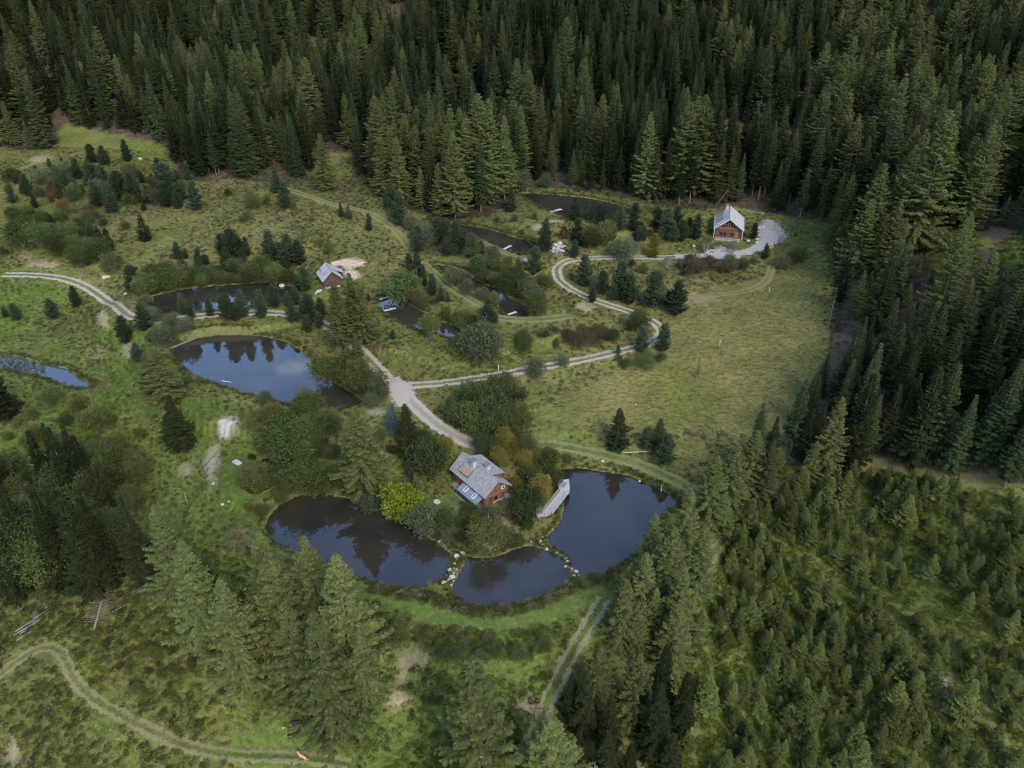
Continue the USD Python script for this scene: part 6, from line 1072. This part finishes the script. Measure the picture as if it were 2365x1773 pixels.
# the withered fallen spruce with arched bare boughs
P = drop(T7([(615, 770), (700, 500)])); x = thing("fallen_spruce", "withered fallen spruce with arched reddish bare boughs beside the left wood", "fallen tree", P[0] + [0, 0, .5], 0); d = P[1] - P[0] + [0, 0, 1.0]; g = np.random.default_rng(8); nrm = unit(np.cross(d, [0, 0, 1.0]))
mesh("stem", bar([0, 0, 0], d, .2, 8, .06), MAT["twig"], x)
for i in range(44):
    t = .12 + .84 * i / 44; sg = 1 if i % 2 else -1; L_ = 3.3 * (1 - .45 * t) * g.uniform(.8, 1.15); p0 = d * t; up = np.array([0, 0, 1.0]); q = [p0 + nrm * sg * L_ * s + up * (L_ * (.75 * s - .95 * s * s)) + unit(d) * L_ * .35 * s * s for s in np.linspace(0, 1, 6)]
    mesh("bough", cat_m([bar(q[k], q[k + 1], .05 * (1 - k / 6), 4, .05 * (1 - (k + 1) / 6)) for k in range(5)]), MAT["twig"], x)
# uprooted dry tree behind the chalet
P = drop(T3([(210, 1335)]))[0]; x = thing("dry_tree", "dry yellow fallen conifer leaning in the forest behind the chalet", "fallen tree", P, 0); top_ = np.array([4.0, .6, 5.6]); g = np.random.default_rng(17)
mesh("trunk", bar([0, 0, 0], top_, .14, 7, .05), MAT["bark"], x); t = g.uniform(.05, 1, 380); b = t[:, None] * top_; o = unit(g.normal(0, 1, (380, 3)) + [0, 0, -.8]); l = .9 * (1.15 - t)[:, None]
mesh("needles", quads(tri(b, b + o * l + [.0, -.1, -.35], .07, np.cross(o, g.normal(0, 1, (380, 3)))), ), MAT["deadneedle"], x)
# a post at the right pond, fence posts in the meadow
for i, (fx, p, hgt, lab) in enumerate([(T5, (2068, 1530), 1.9, "pale weathered post standing at the right pond's far shore"), (T5, (828, 958), 1.6, "white post behind the dark alder thicket"), (T6, (243, 580), 1.5, "white post in the right meadow near the withering conifer"), (T6, (562, 232), 1.2, "white post in the upper right meadow"), (T5, (1016, 745), 1.6, "thin bare post left of the middle track")]):
    P = drop(fx([p]))[0]; x = thing("post", lab, "post", P, 0); mesh("stake", cat_m([bar([0, 0, -.3], [0, 0, hgt], .11, 7, .09), bar([0, 0, hgt], [0, 0, hgt + .12], .09, 7, .02)]), MAT["whitebark"], x)
# animals on the lower grass: one continuous body each
import manifold3d as m3
def animal(name, label, px, rz, Lb, mat, patches=()):
    J = dict(rump=(-.46, 0, .62, .15), mid=(0, 0, .60, .17), chest=(.36, 0, .60, .16), neck=(.54, 0, .76, .095), head=(.70, 0, .84, .085), muz=(.86, 0, .74, .05))
    def sph(x_, y_, z_, r): s = m3.Manifold.sphere(r * Lb, 16); return s.translate((x_ * Lb, y_ * Lb, z_ * Lb))
    def hull(a, b): return m3.Manifold.batch_hull([sph(*a), sph(*b)])
    parts = [hull(J[a], J[b]) for a, b in (("rump", "mid"), ("mid", "chest"), ("chest", "neck"), ("neck", "head"), ("head", "muz"))]
    for sy in (-1, 1):
        y = .09 * sy
        for x1, x2, knee, zk in ((.36, .36, .35, .30), (-.42, -.46, -.50, .27)):
            parts += [hull((x1, y, .50, .085), (knee + (.05 if x1 < 0 else 0), y, .40, .06)), hull((knee + (.05 if x1 < 0 else 0), y, .40, .06), (knee, y, zk, .042)), hull((knee, y, zk, .042), (x2, y, .05, .034)), hull((x2, y, .05, .034), (x2 + .05, y, .022, .03))]
        parts += [hull((.66, .06 * sy, .90, .03), (.63, .14 * sy, .93, .018))]
    parts += [hull((-.58, 0, .66, .03), (-.72, 0, .50, .018))]
    b = m3.Manifold.batch_boolean(parts, m3.OpType.Add).refine_to_length(.05 * Lb); mm = b.to_mesh(); t_ = trimesh.Trimesh(mm.vert_properties[:, :3], mm.tri_verts); t_ = trimesh.smoothing.filter_taubin(t_, iterations=8)
    P = drop([px])[0]; x = thing(name, label, "animal", P, rz); mesh("body", (t_.vertices, t_.faces), MAT[mat], x, smooth=True)
    for k, (nm, a, b_, mt) in enumerate(patches): mm = hull(a, b_).to_mesh(); mesh(nm, (mm.vert_properties[:, :3], mm.tri_verts), MAT[mt], x, smooth=True)
tz = tile(620, 1640, 160 / 2211)
animal("grazing_animal", "small brown animal with pale face beside the black one on the lower grass", tz([(665, 590)])[0], 215, 1.15, "fur_brown", [("pale_face", (.72, 0, .845, .075), (.87, 0, .745, .054), "fur_white"), ("pale_rump", (-.60, 0, .60, .04), (-.66, 0, .54, .035), "fur_white")])
animal("grazing_animal", "black animal standing behind the brown one on the lower grass", tz([(930, 480)])[0], 12, 1.6, "fur_black", [("tail_tip", (-.72 * 1.6, 0, .5 * 1.6, .03), (-.74 * 1.6, 0, .42 * 1.6, .02), "fur_black")])
animal("grazing_animal", "tan animal with a white tail tip on the grassy track at the bottom", tz([(1100, 1560)])[0], 150, 1.35, "fur_tan", [("white_tail_tip", (-.69 * 1.35, 0, .53 * 1.35, .035), (-.75 * 1.35, 0, .45 * 1.35, .02), "fur_white")])
